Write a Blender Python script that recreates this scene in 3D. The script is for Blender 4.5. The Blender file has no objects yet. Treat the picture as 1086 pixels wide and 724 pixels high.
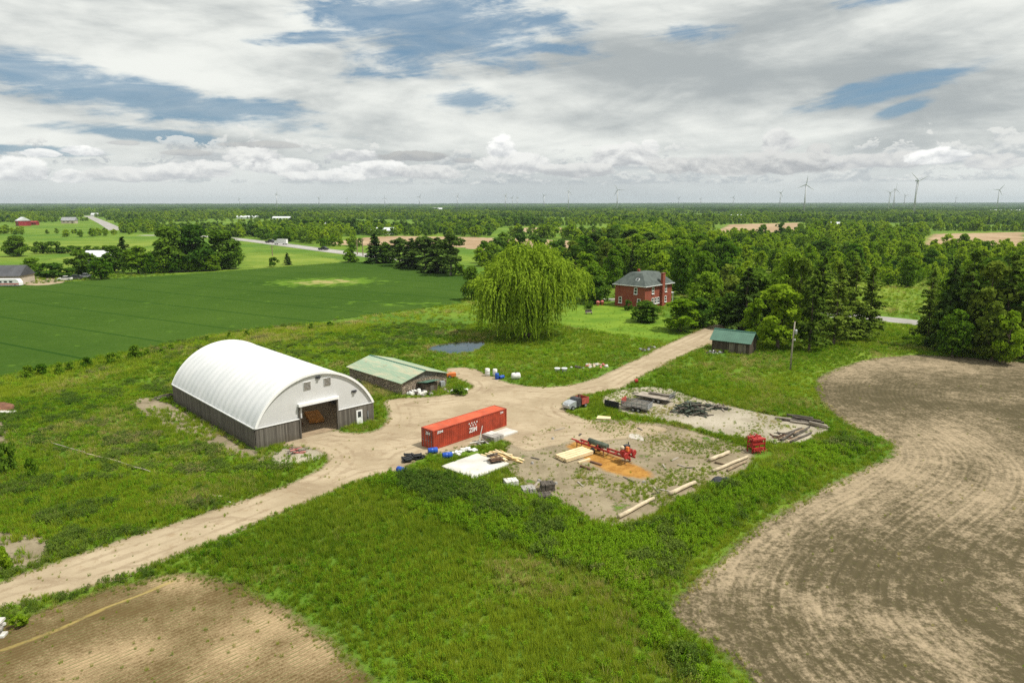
import bpy, math, random
import numpy as np
from mathutils import Vector, Matrix
random.seed(7); rng = np.random.default_rng(7)
scene = bpy.context.scene
C = scene.collection
# ------------------------------------------------------------------ camera model (metres; camera 30 m up, looking along +Y)
F, CX, CY, HC = 724.0, 543.0, 362.0, 30.0
PIT = math.atan(145 / 724); SN, CS = math.sin(PIT), math.cos(PIT)
def P(px, py, z=0.0):
    u, v = px - CX, py - CY
    t = (HC - z) / (F * SN + v * CS)
    return (u * t, (F * CS - v * SN) * t)
def Zat(d, py):
    v = py - CY
    return HC - d * (F * SN + v * CS) / (F * CS - v * SN)
def to_px(x, y, z=0.0):
    zc = y * CS + (HC - z) * SN
    return CX + F * x / zc, CY + F * ((HC - z) * CS - y * SN) / zc
cam = bpy.data.cameras.new('camera'); cam.lens = 24.0; cam.sensor_width = 36.0; cam.clip_end = 40000; cam.clip_start = 0.5
co = bpy.data.objects.new('camera', cam); C.objects.link(co)
co.location = (0, 0, HC); co.rotation_euler = (math.pi / 2 - PIT, 0, 0); scene.camera = co
# ------------------------------------------------------------------ node helpers
class X:
    """a socket with arithmetic"""
    def __init__(s, nt, sock): s.nt, s.s = nt, sock
    def _m(s, op, *o):
        n = s.nt.nodes.new('ShaderNodeMath'); n.operation = op
        for i, q in enumerate((s,) + o):
            if isinstance(q, X): s.nt.links.new(q.s, n.inputs[i])
            else: n.inputs[i].default_value = q
        return X(s.nt, n.outputs[0])
    def __add__(s, o): return s._m('ADD', o)
    __radd__ = __add__
    def __sub__(s, o): return s._m('SUBTRACT', o)
    def __rsub__(s, o): return s._m('MULTIPLY_ADD', -1.0, o)
    def __mul__(s, o): return s._m('MULTIPLY', o)
    __rmul__ = __mul__
    def __truediv__(s, o): return s._m('DIVIDE', o)
    def sin(s): return s._m('SINE')
    def pow(s, o): return s._m('POWER', o)
    def max(s, o): return s._m('MAXIMUM', o)
    def min(s, o): return s._m('MINIMUM', o)
    def fract(s): return s._m('FRACT')
    def step(s, a, b, smooth=True):
        n = s.nt.nodes.new('ShaderNodeMapRange'); n.interpolation_type = 'SMOOTHSTEP' if smooth else 'LINEAR'
        s.nt.links.new(s.s, n.inputs[0])
        if a <= b:
            n.inputs[1].default_value, n.inputs[2].default_value, n.inputs[3].default_value, n.inputs[4].default_value = a, b, 0, 1
        else:
            n.inputs[1].default_value, n.inputs[2].default_value, n.inputs[3].default_value, n.inputs[4].default_value = b, a, 1, 0
        return X(s.nt, n.outputs[0])
class G:
    def __init__(s, nt): s.nt = nt
    def n(s, t): return s.nt.nodes.new(t)
    def put(s, sock, v):
        if isinstance(v, X): s.nt.links.new(v.s, sock)
        elif isinstance(v, (tuple, list)):
            sock.default_value = tuple(v) + (1.0,) if len(sock.default_value) == 4 and len(v) == 3 else tuple(v)
        else: sock.default_value = v
    def pos(s): return X(s.nt, s.n('ShaderNodeNewGeometry').outputs['Position'])
    def obj(s): return X(s.nt, s.n('ShaderNodeTexCoord').outputs['Object'])
    def gen(s): return X(s.nt, s.n('ShaderNodeTexCoord').outputs['Generated'])
    def island(s): return X(s.nt, s.n('ShaderNodeNewGeometry').outputs['Random Per Island'])
    def rand(s): return X(s.nt, s.n('ShaderNodeObjectInfo').outputs['Random'])
    def attr(s, name, inst=False):
        n = s.n('ShaderNodeAttribute'); n.attribute_name = name
        if inst: n.attribute_type = 'INSTANCER'
        return X(s.nt, n.outputs['Fac'])
    def xyz(s, v):
        n = s.n('ShaderNodeSeparateXYZ'); s.put(n.inputs[0], v); return [X(s.nt, o) for o in n.outputs]
    def vec(s, x, y, z=0.0):
        n = s.n('ShaderNodeCombineXYZ')
        for i, q in enumerate((x, y, z)): s.put(n.inputs[i], q)
        return X(s.nt, n.outputs[0])
    def scl(s, v, k):
        n = s.n('ShaderNodeVectorMath'); n.operation = 'MULTIPLY'; s.put(n.inputs[0], v); n.inputs[1].default_value = k
        return X(s.nt, n.outputs[0])
    def noise(s, v, scale, detail=4, rough=0.55, dist=0.0):
        n = s.n('ShaderNodeTexNoise'); s.put(n.inputs['Vector'], v); n.inputs['Scale'].default_value = scale
        n.inputs['Detail'].default_value = detail; n.inputs['Roughness'].default_value = rough; n.inputs['Distortion'].default_value = dist
        return X(s.nt, n.outputs['Fac'])
    def vor(s, v, scale, feat='F1'):
        n = s.n('ShaderNodeTexVoronoi'); s.put(n.inputs['Vector'], v); n.inputs['Scale'].default_value = scale; n.feature = feat
        return X(s.nt, n.outputs['Distance'])
    def mix(s, f, a, b):
        n = s.n('ShaderNodeMix'); n.data_type = 'RGBA'; s.put(n.inputs[0], f); s.put(n.inputs[6], a); s.put(n.inputs[7], b)
        return X(s.nt, n.outputs[2])
    def bump(s, h, dist, strength=1.0):
        n = s.n('ShaderNodeBump'); s.put(n.inputs['Height'], h); n.inputs['Distance'].default_value = dist; n.inputs['Strength'].default_value = strength
        return X(s.nt, n.outputs[0])
    def bsdf(s, col, rough=0.85, metal=0.0, spec=0.25, normal=None):
        n = s.n('ShaderNodeBsdfPrincipled'); s.put(n.inputs['Base Color'], col); s.put(n.inputs['Roughness'], rough)
        n.inputs['Metallic'].default_value = metal; n.inputs['Specular IOR Level'].default_value = spec
        if normal is not None: s.put(n.inputs['Normal'], normal)
        return X(s.nt, n.outputs[0])
    def out(s, sh):
        n = s.n('ShaderNodeOutputMaterial'); s.nt.links.new(sh.s, n.inputs['Surface'])
MATS = {}
def newmat(name):
    m = bpy.data.materials.new(name); m.use_nodes = True; m.node_tree.nodes.clear(); MATS[name] = m
    return m, G(m.node_tree)
def paint(name, col, rough=0.6, var=0.18, scale=1.5, metal=0.0, spec=0.3, dirt=(0.16, 0.12, 0.08), dirt_amt=0.25, bump=0.0, fine=12.0):
    """weathered plain surface: tone variation, blotches of dirt, fine grain"""
    m, g = newmat(name); o = g.obj()
    a = g.noise(o, scale, 5); b = g.noise(o, fine, 3)
    lo = tuple(c * (1 - var) for c in col); hi = tuple(min(1, c * (1 + var)) for c in col)
    c = g.mix(a.step(.3, .7), lo, hi)
    c = g.mix((g.noise(o, scale * 2.3, 6, .65) + (b - .5) * .3).step(.56, .74) * dirt_amt, c, dirt)
    g.out(g.bsdf(c, rough, metal, spec, g.bump(b, bump) if bump else None)); return m
def boards(name, col, col2, width=0.18, axis=0, rough=.9):
    """weathered vertical boards: each board its own tone, grain, dark joints"""
    m, g = newmat(name); o = g.obj(); x, y, z = g.xyz(o)
    t = (x + y * 1.37) if axis == 0 else z
    k = t / width
    cell = k._m('FLOOR')
    w = g.n('ShaderNodeTexWhiteNoise'); w.noise_dimensions = '1D'; g.put(w.inputs['W'], cell)
    tone = X(m.node_tree, w.outputs['Value'])
    grain = g.noise(g.vec(t * 14.0, z * .8 if axis == 0 else x * .8, 0.0), 1.0, 5)
    c = g.mix(tone * .7 + (grain - .5) * .9 + .05, col, col2)
    f = k.fract()
    joint = (f.step(.0, .09) * f.step(1.0, .91))
    c = g.mix(joint * .75 + .25, (.03, .026, .02), c)
    if axis == 0: c = g.mix(((g.noise(o, .8, 4) - .5) * .8 + z * -.45).step(-.55, -.05) * .35, c, (.07, .06, .035))
    g.out(g.bsdf(c, rough, 0, .15, g.bump(joint + grain * .3, .012))); return m
def leafmat(name, c1, c2, trans=0.3, c3=None):
    m, g = newmat(name)
    f = g.rand() * .75 + g.island() * .4 + (g.noise(g.obj(), .45, 3) - .5) * .9 - .03
    c = g.mix(f.step(.1, 1.0, False), c1, c2)
    if c3: c = g.mix(g.island().step(.8, .95), c, c3)
    d = g.n('ShaderNodeBsdfDiffuse'); g.put(d.inputs[0], c)
    t = g.n('ShaderNodeBsdfTranslucent'); g.put(t.inputs[0], c)
    x = g.n('ShaderNodeMixShader'); x.inputs[0].default_value = trans
    m.node_tree.links.new(d.outputs[0], x.inputs[1]); m.node_tree.links.new(t.outputs[0], x.inputs[2])
    g.out(X(m.node_tree, x.outputs[0])); return m
def tintmat(name, c1, c2, cdry, trans=0.35):
    """ground plants: tone from per-plant tint, dryness from per-plant value"""
    m, g = newmat(name)
    f = g.attr('tint', True) * .85 + g.island() * .4 - .1
    c = g.mix(f.step(0, 1, False), c1, c2)
    c = g.mix((g.attr('dry', True) + (g.island() - .5) * .5).step(.35, .95), c, cdry)
    d = g.n('ShaderNodeBsdfDiffuse'); g.put(d.inputs[0], c)
    t = g.n('ShaderNodeBsdfTranslucent'); g.put(t.inputs[0], c)
    x = g.n('ShaderNodeMixShader'); x.inputs[0].default_value = trans
    m.node_tree.links.new(d.outputs[0], x.inputs[1]); m.node_tree.links.new(t.outputs[0], x.inputs[2])
    g.out(X(m.node_tree, x.outputs[0])); return m
# ------------------------------------------------------------------ mesh helpers
class MB:
    def __init__(s): s.v, s.f, s.fm = [], [], []
    def add(s, vs, fs, mi=0):
        b = len(s.v); s.v += [tuple(v) for v in vs]; s.f += [tuple(b + i for i in f) for f in fs]; s.fm += [mi] * len(fs); return s
    def box(s, cx, cy, cz, lx, ly, lz, rz=0.0, rx=0.0, ry=0.0, mi=0):
        M = Matrix.Translation((cx, cy, cz)) @ Matrix.Rotation(rz, 4, 'Z') @ Matrix.Rotation(ry, 4, 'Y') @ Matrix.Rotation(rx, 4, 'X')
        vs = [M @ Vector((sx * lx / 2, sy * ly / 2, sz * lz / 2)) for sx in (-1, 1) for sy in (-1, 1) for sz in (-1, 1)]
        return s.add(vs, [(0, 1, 3, 2), (4, 6, 7, 5), (0, 4, 5, 1), (2, 3, 7, 6), (0, 2, 6, 4), (1, 5, 7, 3)], mi)
    def cyl(s, a, b, r0, r1=None, n=8, caps=True, mi=0):
        a, b = Vector(a), Vector(b); r1 = r0 if r1 is None else r1
        q = (b - a).to_track_quat('Z', 'Y'); e = [(math.cos(2 * math.pi * i / n), math.sin(2 * math.pi * i / n)) for i in range(n)]
        vs = [a + q @ Vector((x * r0, y * r0, 0)) for x, y in e] + [b + q @ Vector((x * r1, y * r1, 0)) for x, y in e]
        fs = [(i, (i + 1) % n, n + (i + 1) % n, n + i) for i in range(n)]
        if caps: fs += [tuple(range(n - 1, -1, -1)), tuple(range(n, 2 * n))]
        return s.add(vs, fs, mi)
    def tube(s, pts, rs, n=7):
        pts = [Vector(p) for p in pts]; vs, m = [], len(pts); q0 = None
        for i, p in enumerate(pts):
            d = (pts[min(i + 1, m - 1)] - pts[max(i - 1, 0)]).normalized(); q = d.to_track_quat('Z', 'Y') if q0 is None else q0
            if q0 is not None: q = (q0 @ Vector((0, 0, 1))).rotation_difference(d) @ q0
            q0 = q; vs += [p + q @ Vector((math.cos(6.28319 * k / n) * rs[i], math.sin(6.28319 * k / n) * rs[i], 0)) for k in range(n)]
        fs = [(i * n + k, i * n + (k + 1) % n, (i + 1) * n + (k + 1) % n, (i + 1) * n + k) for i in range(m - 1) for k in range(n)]
        return s.add(vs, fs + [tuple(range(n - 1, -1, -1)), tuple(range((m - 1) * n, m * n))])
    def lathe(s, prof, n=14, M=None):
        M = M or Matrix.Identity(4); vs, fs = [], []
        for r, z in prof:
            vs += [M @ Vector((r * math.cos(2 * math.pi * i / n), r * math.sin(2 * math.pi * i / n), z)) for i in range(n)]
        for k in range(len(prof) - 1):
            fs += [(k * n + i, k * n + (i + 1) % n, (k + 1) * n + (i + 1) % n, (k + 1) * n + i) for i in range(n)]
        fs += [tuple(range(n - 1, -1, -1)), tuple(range((len(prof) - 1) * n, len(prof) * n))]
        return s.add(vs, fs)
    def poly(s, vs, mi=0): return s.add(vs, [tuple(range(len(vs)))], mi)
    def build(s, name, mats, parent=None, smooth=False, loc=(0, 0, 0)):
        me = bpy.data.meshes.new(name); me.from_pydata(s.v, [], s.f); me.validate()
        for m in (mats if isinstance(mats, (list, tuple)) else [mats]): me.materials.append(MATS[m] if isinstance(m, str) else m)
        if len(me.materials) > 1 and len(me.polygons) == len(s.fm): me.polygons.foreach_set('material_index', s.fm)
        if smooth: me.polygons.foreach_set('use_smooth', [True] * len(me.polygons))
        me.update()
        o = bpy.data.objects.new(name, me); C.objects.link(o); o.location = loc
        if parent: o.parent = parent
        return o
def thing(name, label, cat, x=0, y=0, rz=0.0, group=None, z=0.0):
    o = bpy.data.objects.new(name, None); C.objects.link(o); o.empty_display_size = .3
    o.location = (x, y, z); o.rotation_euler = (0, 0, rz); return tag(o, label, cat, group)
def tag(o, label=None, cat=None, group=None, kind=None):
    if label: o['label'] = label
    if cat: o['category'] = cat
    if group: o['group'] = group
    if kind: o['kind'] = kind
    return o
def copy_tree(o, parent=None):
    c = o.copy(); C.objects.link(c)
    if parent: c.parent = parent
    for ch in list(o.children): copy_tree(ch, c)
    return c
# numpy value noise
def vnoise(x, y, seed=0):
    xi, yi = np.floor(x).astype(np.int64), np.floor(y).astype(np.int64); fx, fy = x - xi, y - yi
    fx, fy = fx * fx * (3 - 2 * fx), fy * fy * (3 - 2 * fy)
    def h(a, b):
        n = (a * 374761393 + b * 668265263 + seed * 1442695041) & 0x7fffffff
        n = ((n ^ (n >> 13)) * 1274126177) & 0x7fffffff
        return ((n ^ (n >> 16)) & 0xffff) / 65535.0
    return (h(xi, yi) * (1 - fx) + h(xi + 1, yi) * fx) * (1 - fy) + (h(xi, yi + 1) * (1 - fx) + h(xi + 1, yi + 1) * fx) * fy
def fbm(x, y, sc, seed=0, oc=4):
    t, a, s = 0, .5, 0
    for k in range(oc):
        t = t + a * vnoise(x * sc, y * sc, seed + k); s += a; a *= .5; sc *= 2.03
    return t / s
def sdist(x, y, poly):
    """signed distance, positive inside"""
    d = np.full(x.shape, 1e9); ins = np.zeros(x.shape, bool); n = len(poly)
    for i in range(n):
        ax, ay = poly[i]; bx, by = poly[(i + 1) % n]; dx, dy = bx - ax, by - ay
        t = np.clip(((x - ax) * dx + (y - ay) * dy) / (dx * dx + dy * dy + 1e-9), 0, 1)
        d = np.minimum(d, np.hypot(x - ax - t * dx, y - ay - t * dy))
        if ay != by:
            c = ((ay > y) != (by > y)) & (x < (bx - ax) * (y - ay) / (by - ay) + ax); ins ^= c
    return np.where(ins, d, -d)
def smooth_poly(pts, it=2):
    for _ in range(it):
        q = []
        for i in range(len(pts)):
            a, b = pts[i], pts[(i + 1) % len(pts)]
            q += [(a[0] * .75 + b[0] * .25, a[1] * .75 + b[1] * .25), (a[0] * .25 + b[0] * .75, a[1] * .25 + b[1] * .75)]
        pts = q
    return pts
def W(pxs, it=2): return smooth_poly([P(*p) for p in pxs], it)
# ------------------------------------------------------------------ world: sky with clouds, sun
SUN_AZ, SUN_EL = -14.0, 60.0          # azimuth measured from +X towards +Y
w = bpy.data.worlds.new('World'); scene.world = w; w.use_nodes = True; w.node_tree.nodes.clear()
g = G(w.node_tree)
sky = g.n('ShaderNodeTexSky'); sky.sky_type = 'NISHITA'; sky.sun_disc = False
sky.sun_elevation = math.radians(SUN_EL); sky.sun_rotation = math.radians(90 - SUN_AZ); sky.air_density = 1.0; sky.dust_density = 1.2
dx, dy, dz = g.xyz(g.gen())
az = dx._m('ARCTAN2', dy); el = dz._m('ARCSINE')
def sky_ae(px, py):
    u, v = px - CX, py - CY
    x, y, z = u, F * CS - v * SN, -(F * SN + v * CS); L = math.sqrt(x * x + y * y + z * z)
    return math.atan2(x, y), math.asin(z / L)
K = 1 / 724.0
Q = g.vec(az * 2.6, el * 13.0 - az * 1.1, 0.0)
n1 = g.noise(Q, 1.0, 8, .58, .5); n2 = g.noise(g.vec(az * 1.7 + 5.0, el * 6.5, 0.0), 1.3, 5, .5, .4)
n3 = g.noise(g.vec(az * 9.0, el * 30.0 + az * 3.0, 3.0), 1.0, 6, .6, .3)
def ellipse(px, py, rx, ry, slope=0.0, amt=1.6, soft=(1.55, .0)):
    a0, e0 = sky_ae(px, py)
    A = (az - a0) / (rx * K); E = (el - e0 - (az - a0) * slope) / (ry * K)
    return ((A * A + E * E)._m('SQRT') + (n1 - .5) * amt + (n3 - .5) * amt * .9).step(*soft)
gap = None
for args in [(110, 94, 180, 19, -.14), (215, 110, 100, 11, -.05), (490, 40, 135, 34, .05), (440, 14, 110, 22, .1), (498, 105, 48, 14, 0), (720, 36, 42, 10, 0),
             (945, 94, 75, 10, .18), (955, 116, 22, 6, .3), (930, 0, 34, 6, 0), (150, 143, 75, 6, -.05), (20, 70, 40, 7, -.1), (40, 160, 60, 5, 0), (330, 40, 60, 8, .1), (580, 50, 40, 8, -.1)]:
    e_ = ellipse(*args); gap = e_ if gap is None else gap.max(e_)
n4 = g.noise(g.vec(az * 22.0, el * 40.0, 9.0), 1.0, 8, .62, .35)
n4u = g.noise(g.vec(az * 22.0, el * 40.0 + .30, 9.0), 1.0, 8, .62, .35)
n5 = g.noise(g.vec(az * 11.0 + 2.0, el * 26.0, 4.0), 1.0, 7, .6, .4)
bright = ((n2 - .5) * 1.5 + (n1 - .5) * 1.2 + (n3 - .5) * .55 + (n5 - .5) * .25 + .53).step(.18, .84)
S = 10.0      # cloud radiance is given in picture units; the Background strength below is 0.1
def cl(*c): return tuple(v * S for v in c)
cloud = g.mix(bright, cl(.345, .375, .38), cl(.74, .755, .715))
dome = el.step(.35, 1.2) * .55 + 1.0  # extra brightness for the unseen clouds overhead, added to fill the shadows
blue = g.n('ShaderNodeMix'); blue.data_type = 'RGBA'; blue.inputs[0].default_value = .7
w.node_tree.links.new(sky.outputs[0], blue.inputs[6]); blue.inputs[7].default_value = cl(.075, .195, .315) + (1,)
n6 = g.noise(g.vec(az * 7.0 + el * 9.0, el * 48.0 - az * 6.0, 2.0), 1.0, 9, .66, .7)
gap = (gap * 1.1 + ((n5 - .5) * 1.5 + (n6 - .5) * 1.9) * gap.step(.0, .45) - .02).step(.10, .90) * (n6 * .9 + .42).min(1.0)
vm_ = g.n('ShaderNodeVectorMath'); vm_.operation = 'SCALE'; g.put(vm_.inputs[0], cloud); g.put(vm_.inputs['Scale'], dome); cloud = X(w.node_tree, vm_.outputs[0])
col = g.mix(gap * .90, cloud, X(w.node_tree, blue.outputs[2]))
# pale band low over the horizon
low = (el + (n3 - .5) * .03).step(.075, .02)
col = g.mix(low * .65, col, cl(.56, .59, .585))
# cumulus rows: flat grey bases, white ragged heads
def cumulus(col, base, height, fx, fy, seed, th, amt):
    N = g.noise(g.vec(az * fx + seed, el * fy, seed), 1.0, 8, .6, .2)
    Nu = g.noise(g.vec(az * fx + seed, el * fy + .25, seed), 1.0, 8, .6, .2)
    t = (el - base) / height
    patch = g.noise(g.vec(az * 5.0 + seed * 3, 0.0, seed), 1.0, 2)
    dens = (N + (patch - .5) * .6 - t * .26 + .03).step(th, th + .035) * (t + (N - .5) * .3).step(-.12, .04)
    lit = ((N - Nu) * 4.0 + t * .85 + (n4 - .5) * .6 + .16).step(0, 1)
    c = g.mix(lit, cl(.38, .41, .43), cl(.70, .705, .675))
    return g.mix(dens * amt, col, c)
col = cumulus(col, .050, .045, 24.0, 44.0, 1.7, .47, .7)
col = cumulus(col, .030, .032, 36.0, 70.0, 5.1, .46, .6)
def puff(col, px, py, rx, ry, top, base, amt=.9, flat=True):
    """one cumulus: ragged head, flatter and greyer base"""
    a0, e0 = sky_ae(px, py); A = (az - a0) / (rx * K); E = (el - e0) / (ry * K)
    Eb = E.max(0.0) + (E.min(0.0)) * 1.5 if flat else E
    r = (A * A + Eb * Eb)._m('SQRT')
    fld = 1.0 - r + (n4 - .5) * 1.7 + (n5 - .5) * .9
    msk = fld.step(-.02, .22)
    lit = (E * .45 + (n4 - n4u) * 2.0 + (n4 - .5) * .8 + .5).step(0, 1)
    return g.mix(msk * amt, col, g.mix(lit, cl(base, base * 1.03, base * 1.06), cl(top * 1.08, top * 1.08, top * 1.04)))
for a_ in [(440, 167, 44, 6, .40, .33, .85), (275, 154, 36, 5, .45, .38, .85), (490, 171, 16, 4, .46, .38, .8), (130, 152, 16, 3, .48, .42, .7), (195, 163, 26, 4, .45, .36, .7),
           (532, 160, 16, 15, .84, .52), (545, 176, 46, 14, .72, .44), (270, 168, 26, 12, .72, .46), (300, 178, 36, 10, .76, .45), (90, 161, 20, 6, .84, .55), (45, 163, 14, 4, .80, .55), (690, 157, 11, 9, .74, .48), (665, 168, 40, 14, .70, .42), (735, 176, 50, 12, .60, .36),
           (828, 152, 20, 14, .66, .42), (868, 160, 12, 8, .56, .40), (830, 176, 70, 14, .58, .35), (930, 172, 50, 10, .60, .42), (1000, 168, 28, 9, .86, .52), (1050, 172, 30, 9, .62, .46), (20, 184, 26, 12, .80, .50), (78, 188, 20, 8, .76, .50), (140, 186, 50, 9, .68, .46), (200, 182, 40, 12, .72, .46),
           (400, 182, 44, 11, .80, .45), (455, 184, 44, 9, .66, .42), (370, 166, 30, 8, .72, .46), (610, 182, 44, 9, .64, .40), (340, 188, 40, 7, .74, .46)]:
    col = puff(col, *a_)
# below the horizon: dull ground tone
col = g.mix(dz.step(.0, -.02), col, cl(.18, .19, .15))
bg = g.n('ShaderNodeBackground'); g.put(bg.inputs[0], col); bg.inputs[1].default_value = .1
ow = g.n('ShaderNodeOutputWorld'); w.node_tree.links.new(bg.outputs[0], ow.inputs['Surface'])
sl = bpy.data.lights.new('sun', 'SUN'); sl.energy = 4.1; sl.angle = math.radians(.6); sl.color = (1, .955, .88)
so = bpy.data.objects.new('sun', sl); C.objects.link(so)
sd_ = Vector((math.cos(math.radians(SUN_AZ)) * math.cos(math.radians(SUN_EL)), math.sin(math.radians(SUN_AZ)) * math.cos(math.radians(SUN_EL)), math.sin(math.radians(SUN_EL))))
so.rotation_euler = sd_.to_track_quat('Z', 'Y').to_euler(); so.location = (200, 20, 400)
vs = scene.view_settings; vs.view_transform = 'Standard'; vs.look = 'None'; vs.gamma = 1; vs.exposure = 0.3; vs.use_curve_mapping = False
cy = scene.cycles
cy.max_bounces = 6; cy.diffuse_bounces = 4; cy.glossy_bounces = 2; cy.transmission_bounces = 2; cy.volume_bounces = 0; cy.transparent_max_bounces = 10
cy.use_denoising = False; cy.use_adaptive_sampling = False; cy.denoiser = 'OPENIMAGEDENOISE'; cy.denoising_input_passes = 'RGB_ALBEDO_NORMAL'; cy.sample_clamp_indirect = 6
# haze box
m = bpy.data.materials.new('haze_air'); m.use_nodes = True; m.node_tree.nodes.clear(); g = G(m.node_tree); MATS['haze_air'] = m
pv = g.n('ShaderNodeVolumePrincipled'); pv.inputs['Color'].default_value = (.62, .72, .80, 1); pv.inputs['Density'].default_value = 5.2e-5; pv.inputs['Anisotropy'].default_value = .2
o_ = g.n('ShaderNodeOutputMaterial'); m.node_tree.links.new(pv.outputs[0], o_.inputs['Volume'])
hz = MB().box(0, 7000, 84.0, 30000, 15400, 170.0).build('haze', 'haze_air'); tag(hz, 'thin pale haze in the air over the far woods', 'haze', kind='stuff')
# ------------------------------------------------------------------ ground colours
def grass_nodes(g, p):
    a = g.noise(p, .018, 4); b = g.noise(p, .11, 5, .6); c = g.noise(p, 1.3, 5, .65); d = g.noise(p, 6.0, 3)
    col = g.mix(a.step(.35, .68), (.075, .150, .013), (.155, .225, .022))
    col = g.mix((b + (c - .5) * .5).step(.42, .68) * .55, col, (.045, .105, .011))
    col = g.mix((c + (d - .5) * .6).step(.55, .75) * .5, col, (.17, .235, .030))
    col = g.mix((g.noise(p, .3, 5, .65) + (d - .5) * .25).step(.60, .74) * .6, col, (.22, .19, .085))
    return col, c * .6 + d * .4
m, g = newmat('grass_ground'); p = g.pos(); col, h = grass_nodes(g, p); g.out(g.bsdf(col, .95, 0, .1, g.bump(h, .25)))
def soil_mat(name, fn, edge=(-.4, .5), amp=1.6, bump=.05, spec=.08):
    """soil that gives way to grass along a ragged edge"""
    m, g = newmat(name); p = g.pos()
    c, h, mask = fn(g, p)
    e = g.attr('edge') + (g.noise(p, .9, 5, .65) - .5) * amp
    f = e.step(*edge)
    if mask is not None: f = f * mask
    tr = g.n('ShaderNodeBsdfTransparent'); mx = g.n('ShaderNodeMixShader'); g.put(mx.inputs[0], f)
    m.node_tree.links.new(tr.outputs[0], mx.inputs[1]); m.node_tree.links.new(g.bsdf(c, .95, 0, spec, g.bump(h, bump)).s, mx.inputs[2])
    g.out(X(m.node_tree, mx.outputs[0]))
def f_dirt(g, p):
    a = g.noise(p, .12, 5); b = g.noise(p, .9, 6, .65); c = g.noise(p, 5, 4, .6)
    col = g.mix(a.step(.35, .65), (.290, .230, .148), (.375, .305, .205))
    col = g.mix((b + (c - .5) * .4).step(.52, .70) * .55, col, (.24, .165, .095))
    col = g.mix((b * .6 + c * .4).step(.40, .25) * .6, col, (.44, .37, .275))
    ed = g.attr('dist')
    rut = (((ed / 1.45) * 6.283).sin() + (a - .5) * 3.0 + (b - .5) * 3.0).step(.3, 1.4) * ed.step(6.0, 3.5)
    col = g.mix(rut * .48, col, (.215, .16, .10))
    blot = (g.noise(g.scl(p, (1.0, 1.8, 1.0)), .16, 6, .68, .8) + (c - .5) * .15).step(.50, .66)
    col = g.mix(blot * .55, col, (.20, .145, .09)); e_ = g.noise(p, 14, 3)
    col = g.mix(e_.step(.58, .72) * .4, col, (.46, .39, .29))
    col = g.mix((g.noise(p, .35, 6, .7) + (c - .5) * .2).step(.63, .72) * .6, col, (.17, .14, .05))
    col = g.mix(c.step(.60, .72) * .35, col, (.19, .14, .09))
    return col, b * .5 + c * .5, None
soil_mat('dirt', f_dirt)
def f_yard(g, p):
    a = g.noise(p, .25, 5); b = g.noise(p, 1.1, 6, .7); c = g.noise(p, 6, 4, .6)
    col = g.mix((a + (b - .5) * .5).step(.35, .65), (.185, .150, .095), (.27, .225, .15))
    col = g.mix((b + (c - .5) * .4).step(.53, .68) * .7, col, (.13, .10, .065)); e_ = g.noise(p, 13, 3); col = g.mix(e_.step(.56, .70) * .45, col, (.36, .30, .21)); col = g.mix(g.noise(p, 3.2, 5, .7).step(.55, .68) * .5, col, (.10, .10, .04))
    return col, b * .5 + c * .5, (g.noise(p, .22, 6, .68) + (b - .5) * .25).step(.70, .57)
soil_mat('yard_dirt', f_yard)
def f_gravel(g, p):
    a = g.noise(p, .2, 5); b = g.noise(p, 2.2, 5, .7); c = g.vor(p, 9.0)
    col = g.mix((a + (b - .5) * .5).step(.35, .65), (.27, .235, .175), (.39, .345, .27))
    col = g.mix((b + (c - .4) * .3).step(.56, .70) * .6, col, (.20, .19, .10))
    return col, c, None
soil_mat('gravel', f_gravel, (-.2, .4), 1.0)
def f_tilled(g, p):
    d = g.attr('dist')
    a = g.noise(p, .035, 4, .55, .6); b = g.noise(p, .5, 6, .68); c = g.noise(p, 4.0, 4, .6)
    row = ((g.attr('round') + (g.noise(p, .1, 2) - .5) * .3) * (6.283 / .62)).sin() * .5 + .5
    band = g.noise(g.vec(d * .2, g.noise(p, .08, 3) * 3.0, 4.0), 1.0, 1)
    x_, y_, z_ = g.xyz(p)
    a2 = g.noise(g.scl(p, (1.0, .55, 1.0)), .16, 5, .65, .5)
    rd = g.attr('round'); arc = g.attr('arc')
    st1 = g.noise(g.vec(rd * 2.4, arc * .16, 1.0), 1.0, 5, .62); st2 = g.noise(g.vec(rd * .30, arc * .03, 5.0), 1.0, 4, .6)
    tan_ = (a - .5) * 1.3 + (a2 - .5) * 1.1 + (b - .5) * 1.3 + (st1 - .5) * 1.7 * y_.step(115.0, 60.0) + (st2 - .5) * .7 + g.attr('pale') * .42 + (g.noise(p, 2.0, 5, .7) - .5) * 1.5 + (g.noise(p, .9, 3, .6) - .5) * .9 + .0
    c = c * .55 + g.noise(p, 10.0, 3, .6) * .45
    fine = (row - .5) * (.5) * y_.step(85.0, 45.0) * g.noise(p, .35, 3).step(.35, .6) * g.noise(p, .12, 3).step(.3, .6) + (c - .5) * 2.6 + (b - .5) * .9
    col = g.mix((tan_ * 1.0 + fine * .62).step(-.45, 1.0), (.072, .059, .031), (.305, .240, .155))
    col = g.mix((g.noise(p, 1.9, 5, .7) + (c - .5) * .3).step(.54, .72) * .5, col, (.075, .080, .022))
    return col, row * .6 + c * .5, None
soil_mat('tilled_soil', f_tilled, (-.3, 1.0), 2.2, .08)
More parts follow.
